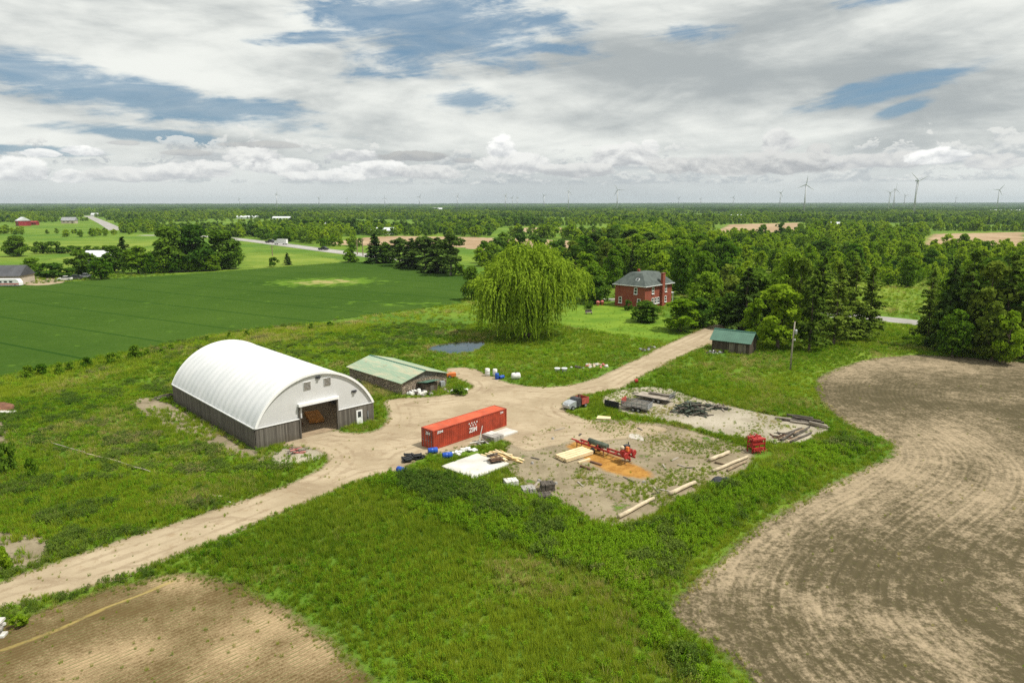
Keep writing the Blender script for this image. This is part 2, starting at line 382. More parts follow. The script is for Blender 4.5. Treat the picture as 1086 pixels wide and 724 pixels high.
def f_seed(g, p):
    x_, y_, z_ = g.xyz(p)
    a = g.noise(p, .06, 4, .55, .5); b = g.noise(p, .7, 6, .7); c = g.noise(p, 5.0, 4, .6)
    t = x_ * .72 - y_ * .69 + (g.noise(p, .2, 3) - .5) * .5
    row = (t * (6.283 / .38)).sin() * .5 + .5
    a2 = g.noise(p, .22, 5, .65, .5)
    c = c * .55 + g.noise(p, 12.0, 3, .6) * .45
    tan_ = (a - .5) * 1.2 + (a2 - .5) * 1.4 + (b - .5) * .9 + g.attr('pale') * .8 - .2
    col = g.mix((tan_ * .9 + (row - .5) * .30 + (c - .5) * 2.6 + (b - .5) * .8).step(-.45, .95), (.105, .072, .030), (.37, .27, .155))
    col = g.mix((row * .45 + b * .6 + (c - .5) * .4).step(.62, .80) * .7, col, (.070, .085, .022))
    strip = ((g.attr('strip') + (b - .5) * .5)).step(.26, .02)
    col = g.mix(strip * .6, col, (.36, .28, .09))
    return col, row * .4 + c * .6, None
soil_mat('seedbed_soil', f_seed, (-.3, 1.2), 2.4, .06)
def f_crop(g, p):
    x_, y_, z_ = g.xyz(p)
    a = g.noise(p, .02, 4); b = g.noise(p, .25, 5); c = g.noise(g.scl(p, (1.0, .35, 1.0)), 2.2, 4, .65)
    rw = (((y_ * .62 + x_ * .35) / 2.1 + (b - .5) * .4) * 6.283).sin()
    col = g.mix((a + (b - .5) * .5).step(.3, .7), (.038, .077, .012), (.054, .098, .016))
    col = g.mix((c + (b - .5) * .3).step(.45, .7) * .45, col, (.014, .050, .006))
    tram = (((y_ * .62 + x_ * .35) / 13.0).fract()).step(.06, .02)
    col = g.mix(tram * .75, col, (.014, .046, .008))
    col = g.mix((rw + (c - .5) * 3.0).step(.0, 1.6) * .28, col, (.045, .095, .014))
    pale = g.attr('pale')
    col = g.mix((pale + (b - .5) * 2.4).step(.25, .75) * .85, col, (.105, .19, .020))
    col = g.mix((pale + (b - .5) * 2.2 + (c - .5) * .4).step(.75, 1.25) * .9, col, (.30, .26, .11))
    return col, c, None
soil_mat('crop', f_crop, (-1.2, 1.0), 3.0, .2, 0.0)
def f_lawn(g, p):
    a = g.noise(p, .12, 4); b = g.noise(p, 1.1, 5, .65)
    col = g.mix((a + (b - .5) * .4).step(.35, .65), (.088, .165, .013), (.145, .225, .020))
    return col, b, None
soil_mat('lawn_grass', f_lawn, (-1.5, 2.0), 4.0, .1)
def f_meadow(g, p):
    a = g.noise(p, .03, 5); b = g.noise(p, .4, 4)
    col = g.mix((a + (b - .5) * .5).step(.35, .65), (.105, .170, .017), (.175, .225, .032))
    return col, b, None
soil_mat('meadow_grass', f_meadow, (-2, 4), 8.0, .1)
def f_plough(g, p):
    a = g.noise(p, .02, 5); b = g.noise(p, .2, 4)
    col = g.mix((a + (b - .5) * .5).step(.35, .65), (.27, .185, .105), (.36, .265, .165))
    return col, b, None
soil_mat('ploughed', f_plough, (-2, 3), 8.0, .1)
def f_saw(g, p):
    a = g.noise(p, .8, 5, .65); b = g.noise(p, 7, 4)
    col = g.mix((a + (b - .5) * .4).step(.35, .65), (.25, .115, .024), (.37, .195, .048))
    return col, b, None
m, g = newmat('sawdust_grain'); p = g.pos(); c1, h1, _ = f_saw(g, p); c2, h2, _ = f_yard(g, p)
g.out(g.bsdf(g.mix((g.attr('edge') + (g.noise(p, .9, 5, .7) - .5) * 1.9).step(-.1, .9), c2, c1), .95, 0, .1, g.bump(h1, .05)))
def road_mat(name, lo, hi):
    m, g = newmat(name); p = g.pos(); a = g.noise(p, .08, 5); b = g.noise(p, 3, 4)
    g.out(g.bsdf(g.mix((a + (b - .5) * .3).step(.35, .65), lo, hi), .9, 0, .2))
road_mat('asphalt', (.24, .225, .205), (.33, .315, .29)); paint('road_line', (.75, .73, .68), .8)
def sheet(name, poly, cell, z, mat, margin=1.0, jit=1.5, extra=None, kind='structure', label=None, cat=None):
    xs = [q[0] for q in poly]; ys = [q[1] for q in poly]
    gx = np.arange(min(xs) - margin - cell, max(xs) + margin + 2 * cell, cell); gy = np.arange(min(ys) - margin - cell, max(ys) + margin + 2 * cell, cell)
    X_, Y_ = np.meshgrid(gx, gy); sd = sdist(X_, Y_, poly)
    sn = sd + (fbm(X_, Y_, .22, 3) - .5) * 2 * jit
    k = sn > -margin
    cellk = k[:-1, :-1] & k[1:, :-1] & k[:-1, 1:] & k[1:, 1:]
    idx = np.full(X_.shape, -1, np.int64); use = np.zeros(X_.shape, bool)
    use[:-1, :-1] |= cellk; use[1:, :-1] |= cellk; use[:-1, 1:] |= cellk; use[1:, 1:] |= cellk
    idx[use] = np.arange(use.sum())
    v = np.stack([X_[use], Y_[use], np.full(use.sum(), z)], 1)
    j, i = np.nonzero(cellk)
    f = np.stack([idx[j, i], idx[j, i + 1], idx[j + 1, i + 1], idx[j + 1, i]], 1)
    me = np_mesh(name, v, f, mat)
    for nm, arr in [('edge', sn), ('dist', sd)] + (extra(X_, Y_) if extra else []):
        at = me.attributes.new(nm, 'FLOAT', 'POINT'); at.data.foreach_set('value', np.ascontiguousarray(arr[use], np.float32))
    o = bpy.data.objects.new(name, me); C.objects.link(o); o['kind'] = kind
    if label: o['label'] = label; o['category'] = cat
    return o
def np_mesh(name, v, f, mat, smooth=False):
    me = bpy.data.meshes.new(name); n, k = f.shape
    me.vertices.add(len(v)); me.vertices.foreach_set('co', np.ascontiguousarray(v, np.float32).ravel())
    me.loops.add(n * k); me.loops.foreach_set('vertex_index', np.ascontiguousarray(f, np.int32).ravel())
    me.polygons.add(n); me.polygons.foreach_set('loop_start', np.arange(0, n * k, k, dtype=np.int32))
    if smooth: me.polygons.foreach_set('use_smooth', np.ones(n, bool))
    me.update(); me.validate()
    if mat: me.materials.append(MATS[mat])
    return me
# one ground sheet out to the horizon, rising into low hills far off
ry = np.concatenate([np.arange(-200, 400, 40), np.geomspace(400, 13800, 50)]); rx = np.linspace(-1, 1, 60)
Yg, Tg = np.meshgrid(ry, rx, indexing='ij'); Xg = Tg * (Yg + 420) * 1.02
Zg = np.where(Yg > 5000, 1, 0) * np.clip((Yg - 5000) / 8000, 0, 1) * (10 + 26 * fbm(Xg, Yg, .0006, 5) + np.clip(Xg / 14000, -.3, 1) * 22)
nr, nc = Yg.shape; ii, jj = np.meshgrid(np.arange(nr - 1), np.arange(nc - 1), indexing='ij')
fa = np.stack([ii * nc + jj, (ii + 1) * nc + jj, (ii + 1) * nc + jj + 1, ii * nc + jj + 1], -1).reshape(-1, 4)[:, ::-1]
gme = np_mesh('ground', np.stack([Xg, Yg, Zg], -1).reshape(-1, 3), fa, 'grass_ground', True)
go = bpy.data.objects.new('ground', gme); C.objects.link(go); tag(go, kind='structure')
def hill(x, y):
    return np.where(y > 5000, 1, 0) * np.clip((y - 5000) / 8000, 0, 1) * (10 + 26 * fbm(x, y, .0006, 5) + np.clip(x / 14000, -.3, 1) * 22)
# polygons (traced on the ground)
DRIVE = W([(-90, 650), (0, 616), (100, 582), (200, 550), (290, 520), (335, 500), (350, 485), (330, 474), (300, 474), (300, 466), (318, 463), (357, 455), (368, 459), (398, 458), (412, 447), (410, 434), (405, 425), (425, 422), (455, 421), (492, 416), (503, 408), (480, 399), (468, 391), (498, 389),
           (520, 399), (550, 409), (590, 411), (625, 404), (665, 386), (705, 366), (735, 353), (752, 345), (772, 343), (770, 352), (754, 364), (728, 375), (700, 389), (675, 402), (664, 411), (640, 416), (606, 421), (596, 431), (604, 440), (640, 449), (690, 449), (716, 455), (690, 463), (640, 468),
           (590, 472), (560, 480), (546, 474), (530, 464), (480, 478), (447, 483), (434, 494), (420, 501), (395, 504), (370, 514), (330, 531), (270, 556), (200, 585), (100, 624), (0, 643), (-90, 686)], 1)
YARD = W([(540, 468), (570, 456), (610, 444), (700, 446), (760, 464), (806, 478), (792, 500), (750, 516), (715, 532), (680, 553), (650, 563), (625, 554), (600, 536), (570, 524), (548, 510), (530, 492)])
PAD = W([(632, 423), (660, 412), (700, 409), (745, 424), (800, 436), (845, 445), (884, 453), (868, 463), (842, 472), (805, 469), (760, 460), (715, 448), (690, 444), (660, 440)], 1)
FIELD = W([(700, 645), (735, 615), (770, 580), (810, 548), (860, 522), (910, 498), (938, 486), (948, 474), (934, 463), (900, 452), (874, 432), (862, 412), (868, 398), (890, 388), (930, 378), (985, 375), (1086, 384), (1250, 395), (1560, 402), (1900, 1000), (900, 1000), (850, 815), (800, 728), (760, 690), (720, 665)])
SEED = W([(-60, 668), (0, 662), (60, 640), (130, 617), (195, 605), (235, 612), (280, 628), (330, 655), (380, 695), (420, 740), (440, 800), (-100, 800)])
BROWN = W([(-60, 580), (0, 562), (30, 566), (50, 572), (64, 588), (34, 602), (0, 610), (-60, 632)])
FRONT = W([(278, 484), (300, 475), (334, 474), (350, 483), (326, 492), (292, 494)])
CROP = W([(-90, 408), (0, 400), (60, 388), (130, 374), (200, 361), (240, 353), (320, 344), (400, 333), (450, 327), (500, 320), (497, 293), (470, 284), (430, 279), (390, 277), (340, 280), (260, 286), (150, 294), (0, 303), (-90, 306)], 1)
BARE = W([(135, 424), (165, 420), (200, 438), (235, 458), (268, 480), (300, 486), (285, 492), (240, 480), (190, 458), (150, 442)])
SOIL = W([(-30, 448), (0, 446), (12, 452), (14, 464), (0, 474), (-30, 476)])
LAWN = W([(585, 345), (600, 325), (650, 318), (700, 335), (745, 345), (725, 360), (690, 362), (640, 352)])
SHEDYARD = W([(740, 352), (775, 344), (818, 347), (814, 356), (770, 362), (750, 368)], 1)
POND = W([(450, 371), (463, 366), (485, 363.5), (504, 362.5), (514, 363), (514, 367), (506, 371), (495, 375), (470, 375)])
SAW = W([(594, 470), (624, 467), (650, 481), (676, 491), (700, 503), (690, 510), (664, 508), (640, 500), (615, 488)])
HAY = [W([(-60, 263), (40, 256), (170, 255), (172, 261), (60, 269), (0, 278), (-60, 280)], 1), W([(20, 284), (60, 272), (165, 264), (170, 282), (90, 292), (30, 296)], 1), W([(252, 285), (255, 266), (330, 270), (375, 277), (340, 280), (290, 284)], 1)]
PLOUGH = [W([(330, 259), (400, 250), (480, 251), (560, 253), (640, 257), (630, 266), (560, 268), (505, 268), (490, 262), (400, 261)], 1), W([(745, 252), (772, 238), (850, 236), (858, 251)], 0), W([(970, 264), (988, 248), (1090, 246), (1090, 263)], 0), W([(535, 247), (545, 241), (640, 242), (640, 246)], 1)]
SCRUBM = W([(780, 320), (768, 288), (715, 264), (690, 250), (1150, 250), (1190, 300), (1090, 322), (1000, 337), (930, 332), (850, 333)])
HOMEYARD = W([(22, 302), (22, 294), (70, 292), (72, 299), (45, 303)], 1)
def crop_extra(x, y):
    cx, cy_ = P(345, 299); px_ = np.hypot((x - cx) / 22, (y - cy_ + (x - cx) * -.1) / 16)
    cx2, cy2 = P(440, 322); p2 = np.hypot((x - cx2) / 45, (y - cy2) / 14)
    return [('pale', np.maximum(1.35 - px_, np.maximum(.8 - p2, 0) * .5))]
def field_extra(x, y):
    sd = np.maximum(sdist(x, y, FIELD), -4.0); bl = sd.copy()
    for _ in range(3):
        for ax in (0, 1):
            k = 14; q = np.concatenate([np.repeat(np.take(bl, [0], ax), k + 1, ax), bl, np.repeat(np.take(bl, [-1], ax), k, ax)], ax); cs = np.cumsum(q, ax); n = bl.shape[ax]
            bl = (np.take(cs, range(2 * k + 1, 2 * k + 1 + n), ax) - np.take(cs, range(n), ax)) / (2 * k + 1)
    cx, cy_ = P(930, 585); arc = np.arctan2(y - cy_, x - cx) * 18.0
    pale = np.zeros(x.shape)
    for pts, w_ in (([(760, 610), (800, 575), (860, 545), (905, 522)], 2.6), ([(870, 520), (960, 500), (1010, 470), (1030, 440)], 4.5), ([(880, 400), (930, 385), (1000, 388)], 5), ([(860, 640), (960, 665), (1010, 690)], 2.4), ([(1000, 540), (1086, 500)], 4), ([(1010, 420), (1086, 425)], 4), ([(930, 480), (905, 505)], 2.5)):
        pale = np.maximum(pale, np.exp(-(dist_line(x, y, [P(*q) for q in pts]) / w_) ** 2))
    for px, py, rx, ry in ((915, 575, 9, 7), (950, 420, 22, 16), (1040, 580, 9, 6)):
        ex, ey = P(px, py); pale = pale - .45 * np.exp(-((x - ex) / rx) ** 2 - ((y - ey) / ry) ** 2)
    return [('round', bl), ('arc', arc), ('pale', pale)]
def dist_line(x, y, pts):
    d = np.full(x.shape, 1e9)
    for (ax, ay), (bx, by) in zip(pts, pts[1:]):
        ex, ey = bx - ax, by - ay; t = np.clip(((x - ax) * ex + (y - ay) * ey) / (ex * ex + ey * ey), 0, 1); d = np.minimum(d, np.hypot(x - ax - t * ex, y - ay - t * ey))
    return d
def strip_extra(x, y):
    pts = [P(0, 690), P(60, 668), P(110, 645), P(150, 630), P(185, 615)]; d = np.full(x.shape, 1e9)
    for (ax, ay), (bx, by) in zip(pts, pts[1:]):
        ex, ey = bx - ax, by - ay; t = np.clip(((x - ax) * ex + (y - ay) * ey) / (ex * ex + ey * ey), 0, 1); d = np.minimum(d, np.hypot(x - ax - t * ex, y - ay - t * ey))
    pale = np.zeros(x.shape)
    for px, py, r_ in ((285, 665, 4.0), (255, 690, 3.0), (325, 690, 3.0), (95, 705, 3.6), (140, 690, 2.4), (190, 615, 2.2)):
        ex, ey = P(px, py); pale = np.maximum(pale, np.exp(-((x - ex) / r_) ** 2 - ((y - ey) / r_ * 1.4) ** 2))
    return [('strip', d), ('pale', pale)]
sheet('crop_field', CROP, 1.5, .006, 'crop', 1.5, 1.0, crop_extra)
sheet('lawn', LAWN, 1.0, .006, 'lawn_grass', 2.0, 1.5)
sheet('scrub_meadow', SCRUBM, 3.0, .012, 'meadow_grass', 3, 4)
for q in HAY: sheet('hay_field', q, 6.0, .02, 'meadow_grass', 3, 3)
for q in PLOUGH: sheet('ploughed_field', q, 8.0, .03, 'ploughed', 3, 3)
sheet('tilled_field', FIELD, .45, .006, 'tilled_soil', 1.2, .7, field_extra)
sheet('seedbed', SEED, .35, .006, 'seedbed_soil', 1.4, .6, strip_extra)
sheet('bare_ground', BROWN, .4, .006, 'yard_dirt', 1.2, .6); sheet('bare_ground', FRONT, .35, .008, 'gravel', .8, .4); sheet('bare_ground', BARE, .4, .006, 'yard_dirt', 1.0, .8); sheet('bare_ground', SOIL, .4, .006, 'yard_dirt', .8, .4)
sheet('yard', YARD, .4, .006, 'yard_dirt', 1.2, .8)
sheet('drive', DRIVE, .4, .012, 'dirt', .8, .4)
sheet('shed_yard', SHEDYARD, .5, .010, 'dirt', .8, .6)
sheet('gravel_pad', PAD, .4, .018, 'gravel', .6, .35)
sheet('home_yard', HOMEYARD, 1.0, .012, 'dirt', 1, .6)
sheet('sawdust', SAW, .25, .026, 'sawdust_grain', .6, .3, kind='stuff', label='orange sawdust spilled on the ground beside the sawmill', cat='sawdust')
def ribbon(name, pts, width, z, mat, curve=3):
    pts = [Vector(p) for p in pts]; L = []
    for i in range(len(pts) - 1):
        p0, p1, p2, p3 = pts[max(i - 1, 0)], pts[i], pts[i + 1], pts[min(i + 2, len(pts) - 1)]
        for k in range(8):
            t = k / 8; L.append(.5 * ((2 * p1) + (p2 - p0) * t + (2 * p0 - 5 * p1 + 4 * p2 - p3) * t * t + (3 * p1 - p0 - 3 * p2 + p3) * t ** 3))
    L.append(pts[-1]); v, f = [], []
    for i, q in enumerate(L):
        d = (L[min(i + 1, len(L) - 1)] - L[max(i - 1, 0)]).normalized(); nrm = Vector((-d.y, d.x)) * width / 2
        v += [(q.x - nrm.x, q.y - nrm.y, z), (q.x + nrm.x, q.y + nrm.y, z)]
        if i: f.append((2 * i - 2, 2 * i, 2 * i + 1, 2 * i - 1))
    o = MB().add(v, f).build(name, mat); o['kind'] = 'structure'; return o, L
HW = [P(150, 249.5), P(215, 250.5), P(255, 254), P(300, 259.5), P(350, 266), P(400, 272), P(450, 277)]
ribbon('highway', HW, 15, .05, 'asphalt'); ribbon('centre_line', HW, .5, .06, 'road_line')
RD = [P(820, 333), P(880, 334), P(930, 337.5), P(985, 343.5), P(1060, 352), P(1150, 362)]
ribbon('road', RD, 8.5, .03, 'asphalt')
ribbon('side_road', [P(92, 229), P(100, 232), P(112, 237.5), P(124, 244)], 17, .05, 'asphalt')
HIGH_D = HW
m, g = newmat('pond_water'); p = g.pos(); n_ = g.noise(p, 2.5, 4)
g.out(g.bsdf(g.mix(g.noise(p, .3, 4).step(.4, .7), (.03, .045, .045), (.06, .07, .05)), .05, 0, 1.0, g.bump(n_, .003)))
pw = MB().poly([(x, y, .03) for x, y in POND]).build('pond', 'pond_water'); tag(pw, kind='structure')
m, g = newmat('mud'); p = g.pos(); g.out(g.bsdf(g.mix(g.noise(p, 1.2, 5).step(.4, .65), (.09, .075, .03), (.16, .12, .06)), .8, 0, .3))
cxp = sum(x for x, y in POND) / len(POND); cyp = sum(y for x, y in POND) / len(POND)
mud = MB().poly([(cxp + (x - cxp) * 1.1, cyp + (y - cyp) * 1.18, .02) for x, y in POND]).build('pond_bank', 'mud'); tag(mud, kind='structure')
pu = W([(668, 459), (680, 461), (684, 468), (676, 466), (666, 464)]); MB().poly([(x, y, .034) for x, y in pu]).build('puddle', paint('puddle_silt', (.42, .38, .32), .4))['kind'] = 'structure'
# ------------------------------------------------------------------ plants
def nrm(a): return a / np.maximum(np.linalg.norm(a, axis=1, keepdims=True), 1e-9)
def leaf_quads(c, nor, su, sv, r, up=None):
    """diamond leaf sprays: centres c, normals nor, half sizes su, sv"""
    n = len(c); rnd = nrm(r.normal(size=(n, 3))) if up is None else up
    u = nrm(np.cross(nor, rnd)); v = np.cross(nor, u)
    if up is not None: u, v = v, u
    su = np.broadcast_to(su, (n,))[:, None]; sv = np.broadcast_to(sv, (n,))[:, None]
    fold = nor * (su * .25)
    V = np.stack([c - u * su, c - v * sv * .8 + fold, c + u * su, c + v * sv * .8 + fold], 1).reshape(-1, 3)
    return V, np.arange(n * 4).reshape(n, 4)
def crown_round(name, seed, mat, H=12.0, R=4.2, base=2.0, nclump=38, nleaf=2400, leaf=.42, top_bias=.75, lump=.36):
    r = np.random.default_rng(seed); cs = []
    while len(cs) < nclump:
        t = r.random(); z = base + (H - base) * (t ** .9)
        q = (z - base) / (H - base); prof = R * math.sin(math.pi * min(1, max(.0, q * .86 + .13))) ** .62
        a = r.random() * 6.283; rr = prof * math.sqrt(r.random()) * .82
        cs.append((math.cos(a) * rr, math.sin(a) * rr, min(z, H - .4), R * lump * r.uniform(.65, 1.2) * (1.05 - .35 * q)))
    cs = np.array(cs); k = r.integers(0, nclump, nleaf); d = nrm(r.normal(size=(nleaf, 3)) + np.array([0, 0, .45]))
    rad = cs[k, 3] * (.55 + .5 * r.random(nleaf) ** .5)
    c = cs[k, :3] + d * rad[:, None] * np.array([1.12, 1.12, .78]); c[:, 2] = np.maximum(c[:, 2], base * .5 + r.random(nleaf) * .6)
    nor = nrm(d * top_bias + r.normal(size=(nleaf, 3)) * .55)
    s = leaf * r.uniform(.6, 1.35, nleaf)
    V, Fq = leaf_quads(c, nor, s, s * .8, r); return np_mesh(name, V, Fq, mat)
def crown_conifer(name, seed, mat, H=14.0, R=2.8, base=1.2, nleaf=2600, leaf=.55, droop=.35, power=.8, ragged=.3, gap=0.0):
    r = np.random.default_rng(seed); C_, N_, U_, S_ = [], [], [], []
    nb = int(H * 6.5); per = max(4, nleaf // nb)
    for b in range(nb):
        q = ((b + r.random()) / nb); z = base + (H - base) * q
        if gap and r.random() < gap * (1 - q * .5): continue
        L = R * max(.06, (1 - q)) ** power * r.uniform(1 - ragged, 1 + ragged * .6) + .15; a = r.random() * 6.283
        t = r.random(per) ** .7; side = (r.random(per) - .5) * L * .42 * (1.1 - t * .6)
        x = t * L; y = side; zz = z - droop * x * (.6 + .6 * t) + .12 * L * t * t + r.normal(size=per) * .1
        ca, sa = math.cos(a), math.sin(a)
        C_.append(np.stack([x * ca - y * sa, x * sa + y * ca, zz], 1))
        N_.append(nrm(np.stack([np.full(per, ca * .35), np.full(per, sa * .35), np.ones(per)], 1) + r.normal(size=(per, 3)) * .45))
        S_.append(leaf * r.uniform(.6, 1.2, per) * (1.0 - .45 * q))
    c = np.concatenate(C_); nor = np.concatenate(N_); s = np.concatenate(S_)
    V, Fq = leaf_quads(c, nor, s, s * .6, r); return np_mesh(name, V, Fq, mat)
def trunk_mesh(name, seed, H, r0, limbs, mat='bark', top=.85, spread=.45):
    r = random.Random(seed); mb = MB(); n = 5
    pts = [Vector((r.uniform(-.15, .15) * (i > 0), r.uniform(-.15, .15) * (i > 0), H * top * i / n - (.15 if i == 0 else 0))) for i in range(n + 1)]
    rs = [r0 * (1.25 if i == 0 else 1 - .82 * i / n) for i in range(n + 1)]; mb.tube(pts, rs, 7)
    for k in range(limbs):
        z = H * (.2 + .55 * (k + r.random()) / limbs); a = r.random() * 6.283; i = min(n - 1, int(z / (H * top) * n)); p0 = pts[i].lerp(pts[i + 1], z / (H * top) * n - i)
        L = H * spread * r.uniform(.5, .9) * (1.1 - z / H); d = Vector((math.cos(a), math.sin(a), .7))
        mb.tube([p0, p0 + d * L * .5, p0 + d * L * .85 + Vector((0, 0, L * .25))], [r0 * .38, r0 * .24, r0 * .07], 5)
    me_o = mb.build(name, mat); me = me_o.data; bpy.data.objects.remove(me_o); return me
paint('bark', (.13, .10, .075), .95, .3, 3.0, bump=.03); paint('bark_grey', (.20, .18, .15), .95, .3, 3.0, bump=.03)
leafmat('leaf_green', (.062, .152, .010), (.215, .335, .024), .44)
leafmat('leaf_bright', (.135, .250, .011), (.320, .435, .026), .46)
leafmat('leaf_dark', (.046, .112, .013), (.140, .235, .022), .4)
leafmat('leaf_olive', (.105, .165, .017), (.225, .290, .036), .42)
leafmat('needle_dark', (.036, .086, .017), (.110, .175, .030), .36)
leafmat('needle_mid', (.085, .150, .018), (.190, .260, .035), .42)
leafmat('leaf_willow', (.105, .200, .011), (.280, .390, .030), .42)
leafmat('wood_far', (.066, .155, .014), (.220, .335, .034), .44)
leafmat('wood_far_dark', (.048, .115, .017), (.110, .190, .030), .38)
LIB = {}
def kind(key, name, crowns, trunks, H): LIB[key] = (name, crowns, trunks, H)
kind('broad', 'broadleaf_tree', [crown_round('crown', 11 + i, 'leaf_green', 12, 4.3 + .4 * (i % 2), 1.0, 52 + 4 * i, 3200, .45) for i in range(4)], [trunk_mesh('trunk', i, 12, .26, 7) for i in range(2)], 12)
kind('bright', 'broadleaf_tree', [crown_round('crown', 31 + i, 'leaf_bright', 12, 4.0, 1.3, 34, 2400, .42) for i in range(3)], [trunk_mesh('trunk', 5 + i, 12, .24, 7) for i in range(2)], 12)
kind('dark', 'broadleaf_tree', [crown_round('crown', 41 + i, 'leaf_dark', 12, 4.6, .5, 60, 3600, .47) for i in range(3)], [trunk_mesh('trunk', 8 + i, 12, .28, 7) for i in range(2)], 12)
kind('olive', 'broadleaf_tree', [crown_round('crown', 51 + i, 'leaf_olive', 12, 3.1, 1.6, 34, 2200, .38, lump=.42) for i in range(3)], [trunk_mesh('trunk', 12 + i, 12, .2, 7) for i in range(2)], 12)
kind('young', 'young_tree', [crown_round('crown', 61 + i, 'leaf_bright', 12, 3.0, 1.0, 26, 1300, .42, lump=.42) for i in range(3)], [trunk_mesh('trunk', 15, 12, .16, 5)], 12)
kind('spruce', 'spruce_tree', [crown_conifer('crown', 71 + i, 'needle_dark', 14, 3.2, .6, 3400, .54) for i in range(3)], [trunk_mesh('trunk', 20, 14, .22, 0, top=.98)], 14)
kind('larch', 'conifer_tree', [crown_conifer('crown', 81 + i, 'needle_mid', 14, 3.3, 1.3, 3400, .5, .12, .62, .5, .10) for i in range(4)], [trunk_mesh('trunk', 21 + i, 14, .2, 3, top=.97, spread=.25) for i in range(2)], 14)
kind('pine', 'pine_tree', [crown_round('crown', 91 + i, 'needle_dark', 14, 3.6, 3.6, 34, 2300, .45, .5, .34) for i in range(3)], [trunk_mesh('trunk', 25 + i, 14, .24, 6, 'bark_grey') for i in range(2)], 14)
kind('shrub', 'shrub', [crown_round('foliage', 101 + i, 'leaf_green', 3, 2.0, .1, 18, 800, .27) for i in range(3)], None, 3)
kind('shrub_dark', 'shrub', [crown_round('foliage', 111 + i, 'leaf_dark', 3, 2.0, .1, 18, 800, .27) for i in range(2)], None, 3)
kind('shrub_bright', 'shrub', [crown_round('foliage', 121 + i, 'leaf_bright', 3, 1.8, .1, 18, 800, .27) for i in range(2)], None, 3)
def plant_tree(key, x, y, h, wd=1.0, label=None, group=None, cat=None, rz=None):
    name, crowns, trunks, H = LIB[key]; s = h / H
    if trunks is None:
        o = bpy.data.objects.new(name, random.choice(crowns)); C.objects.link(o); o.location = (x, y, float(hill(np.array(x), np.array(y)))); o.rotation_euler = (0, 0, random.uniform(0, 6.28))
        o.scale = (s * wd, s * wd, s); return tag(o, label, cat or 'shrub', group)
    t = thing(name, label, cat or 'tree', x, y, random.uniform(0, 6.28) if rz is None else rz, group); t.scale = (s * wd, s * wd, s)
    for nm, ms in (('trunk', trunks), ('crown', crowns)):
        c = bpy.data.objects.new(nm, random.choice(ms)); C.objects.link(c); c.parent = t
    return t
def tree_px(key, px, base, top, wpx=None, label=None, group=None, cat=None):
    x, y = P(px, base); h = max(.8, Zat(y, top)); H = LIB[key][3]; me = LIB[key][1][0]
    R = {'broad': 4.6, 'bright': 4.2, 'dark': 4.8, 'olive': 3.4, 'young': 3.2, 'spruce': 2.7, 'larch': 2.9, 'pine': 3.7, 'shrub': 2.0, 'shrub_dark': 2.0, 'shrub_bright': 1.9}[key]
    wd = 1.0
    if wpx: wd = min(2.6, max(.5, (wpx / 2 * (y * CS + 5) / F) / (R * h / H)))
    return plant_tree(key, x, y, h, wd, label, group, cat)
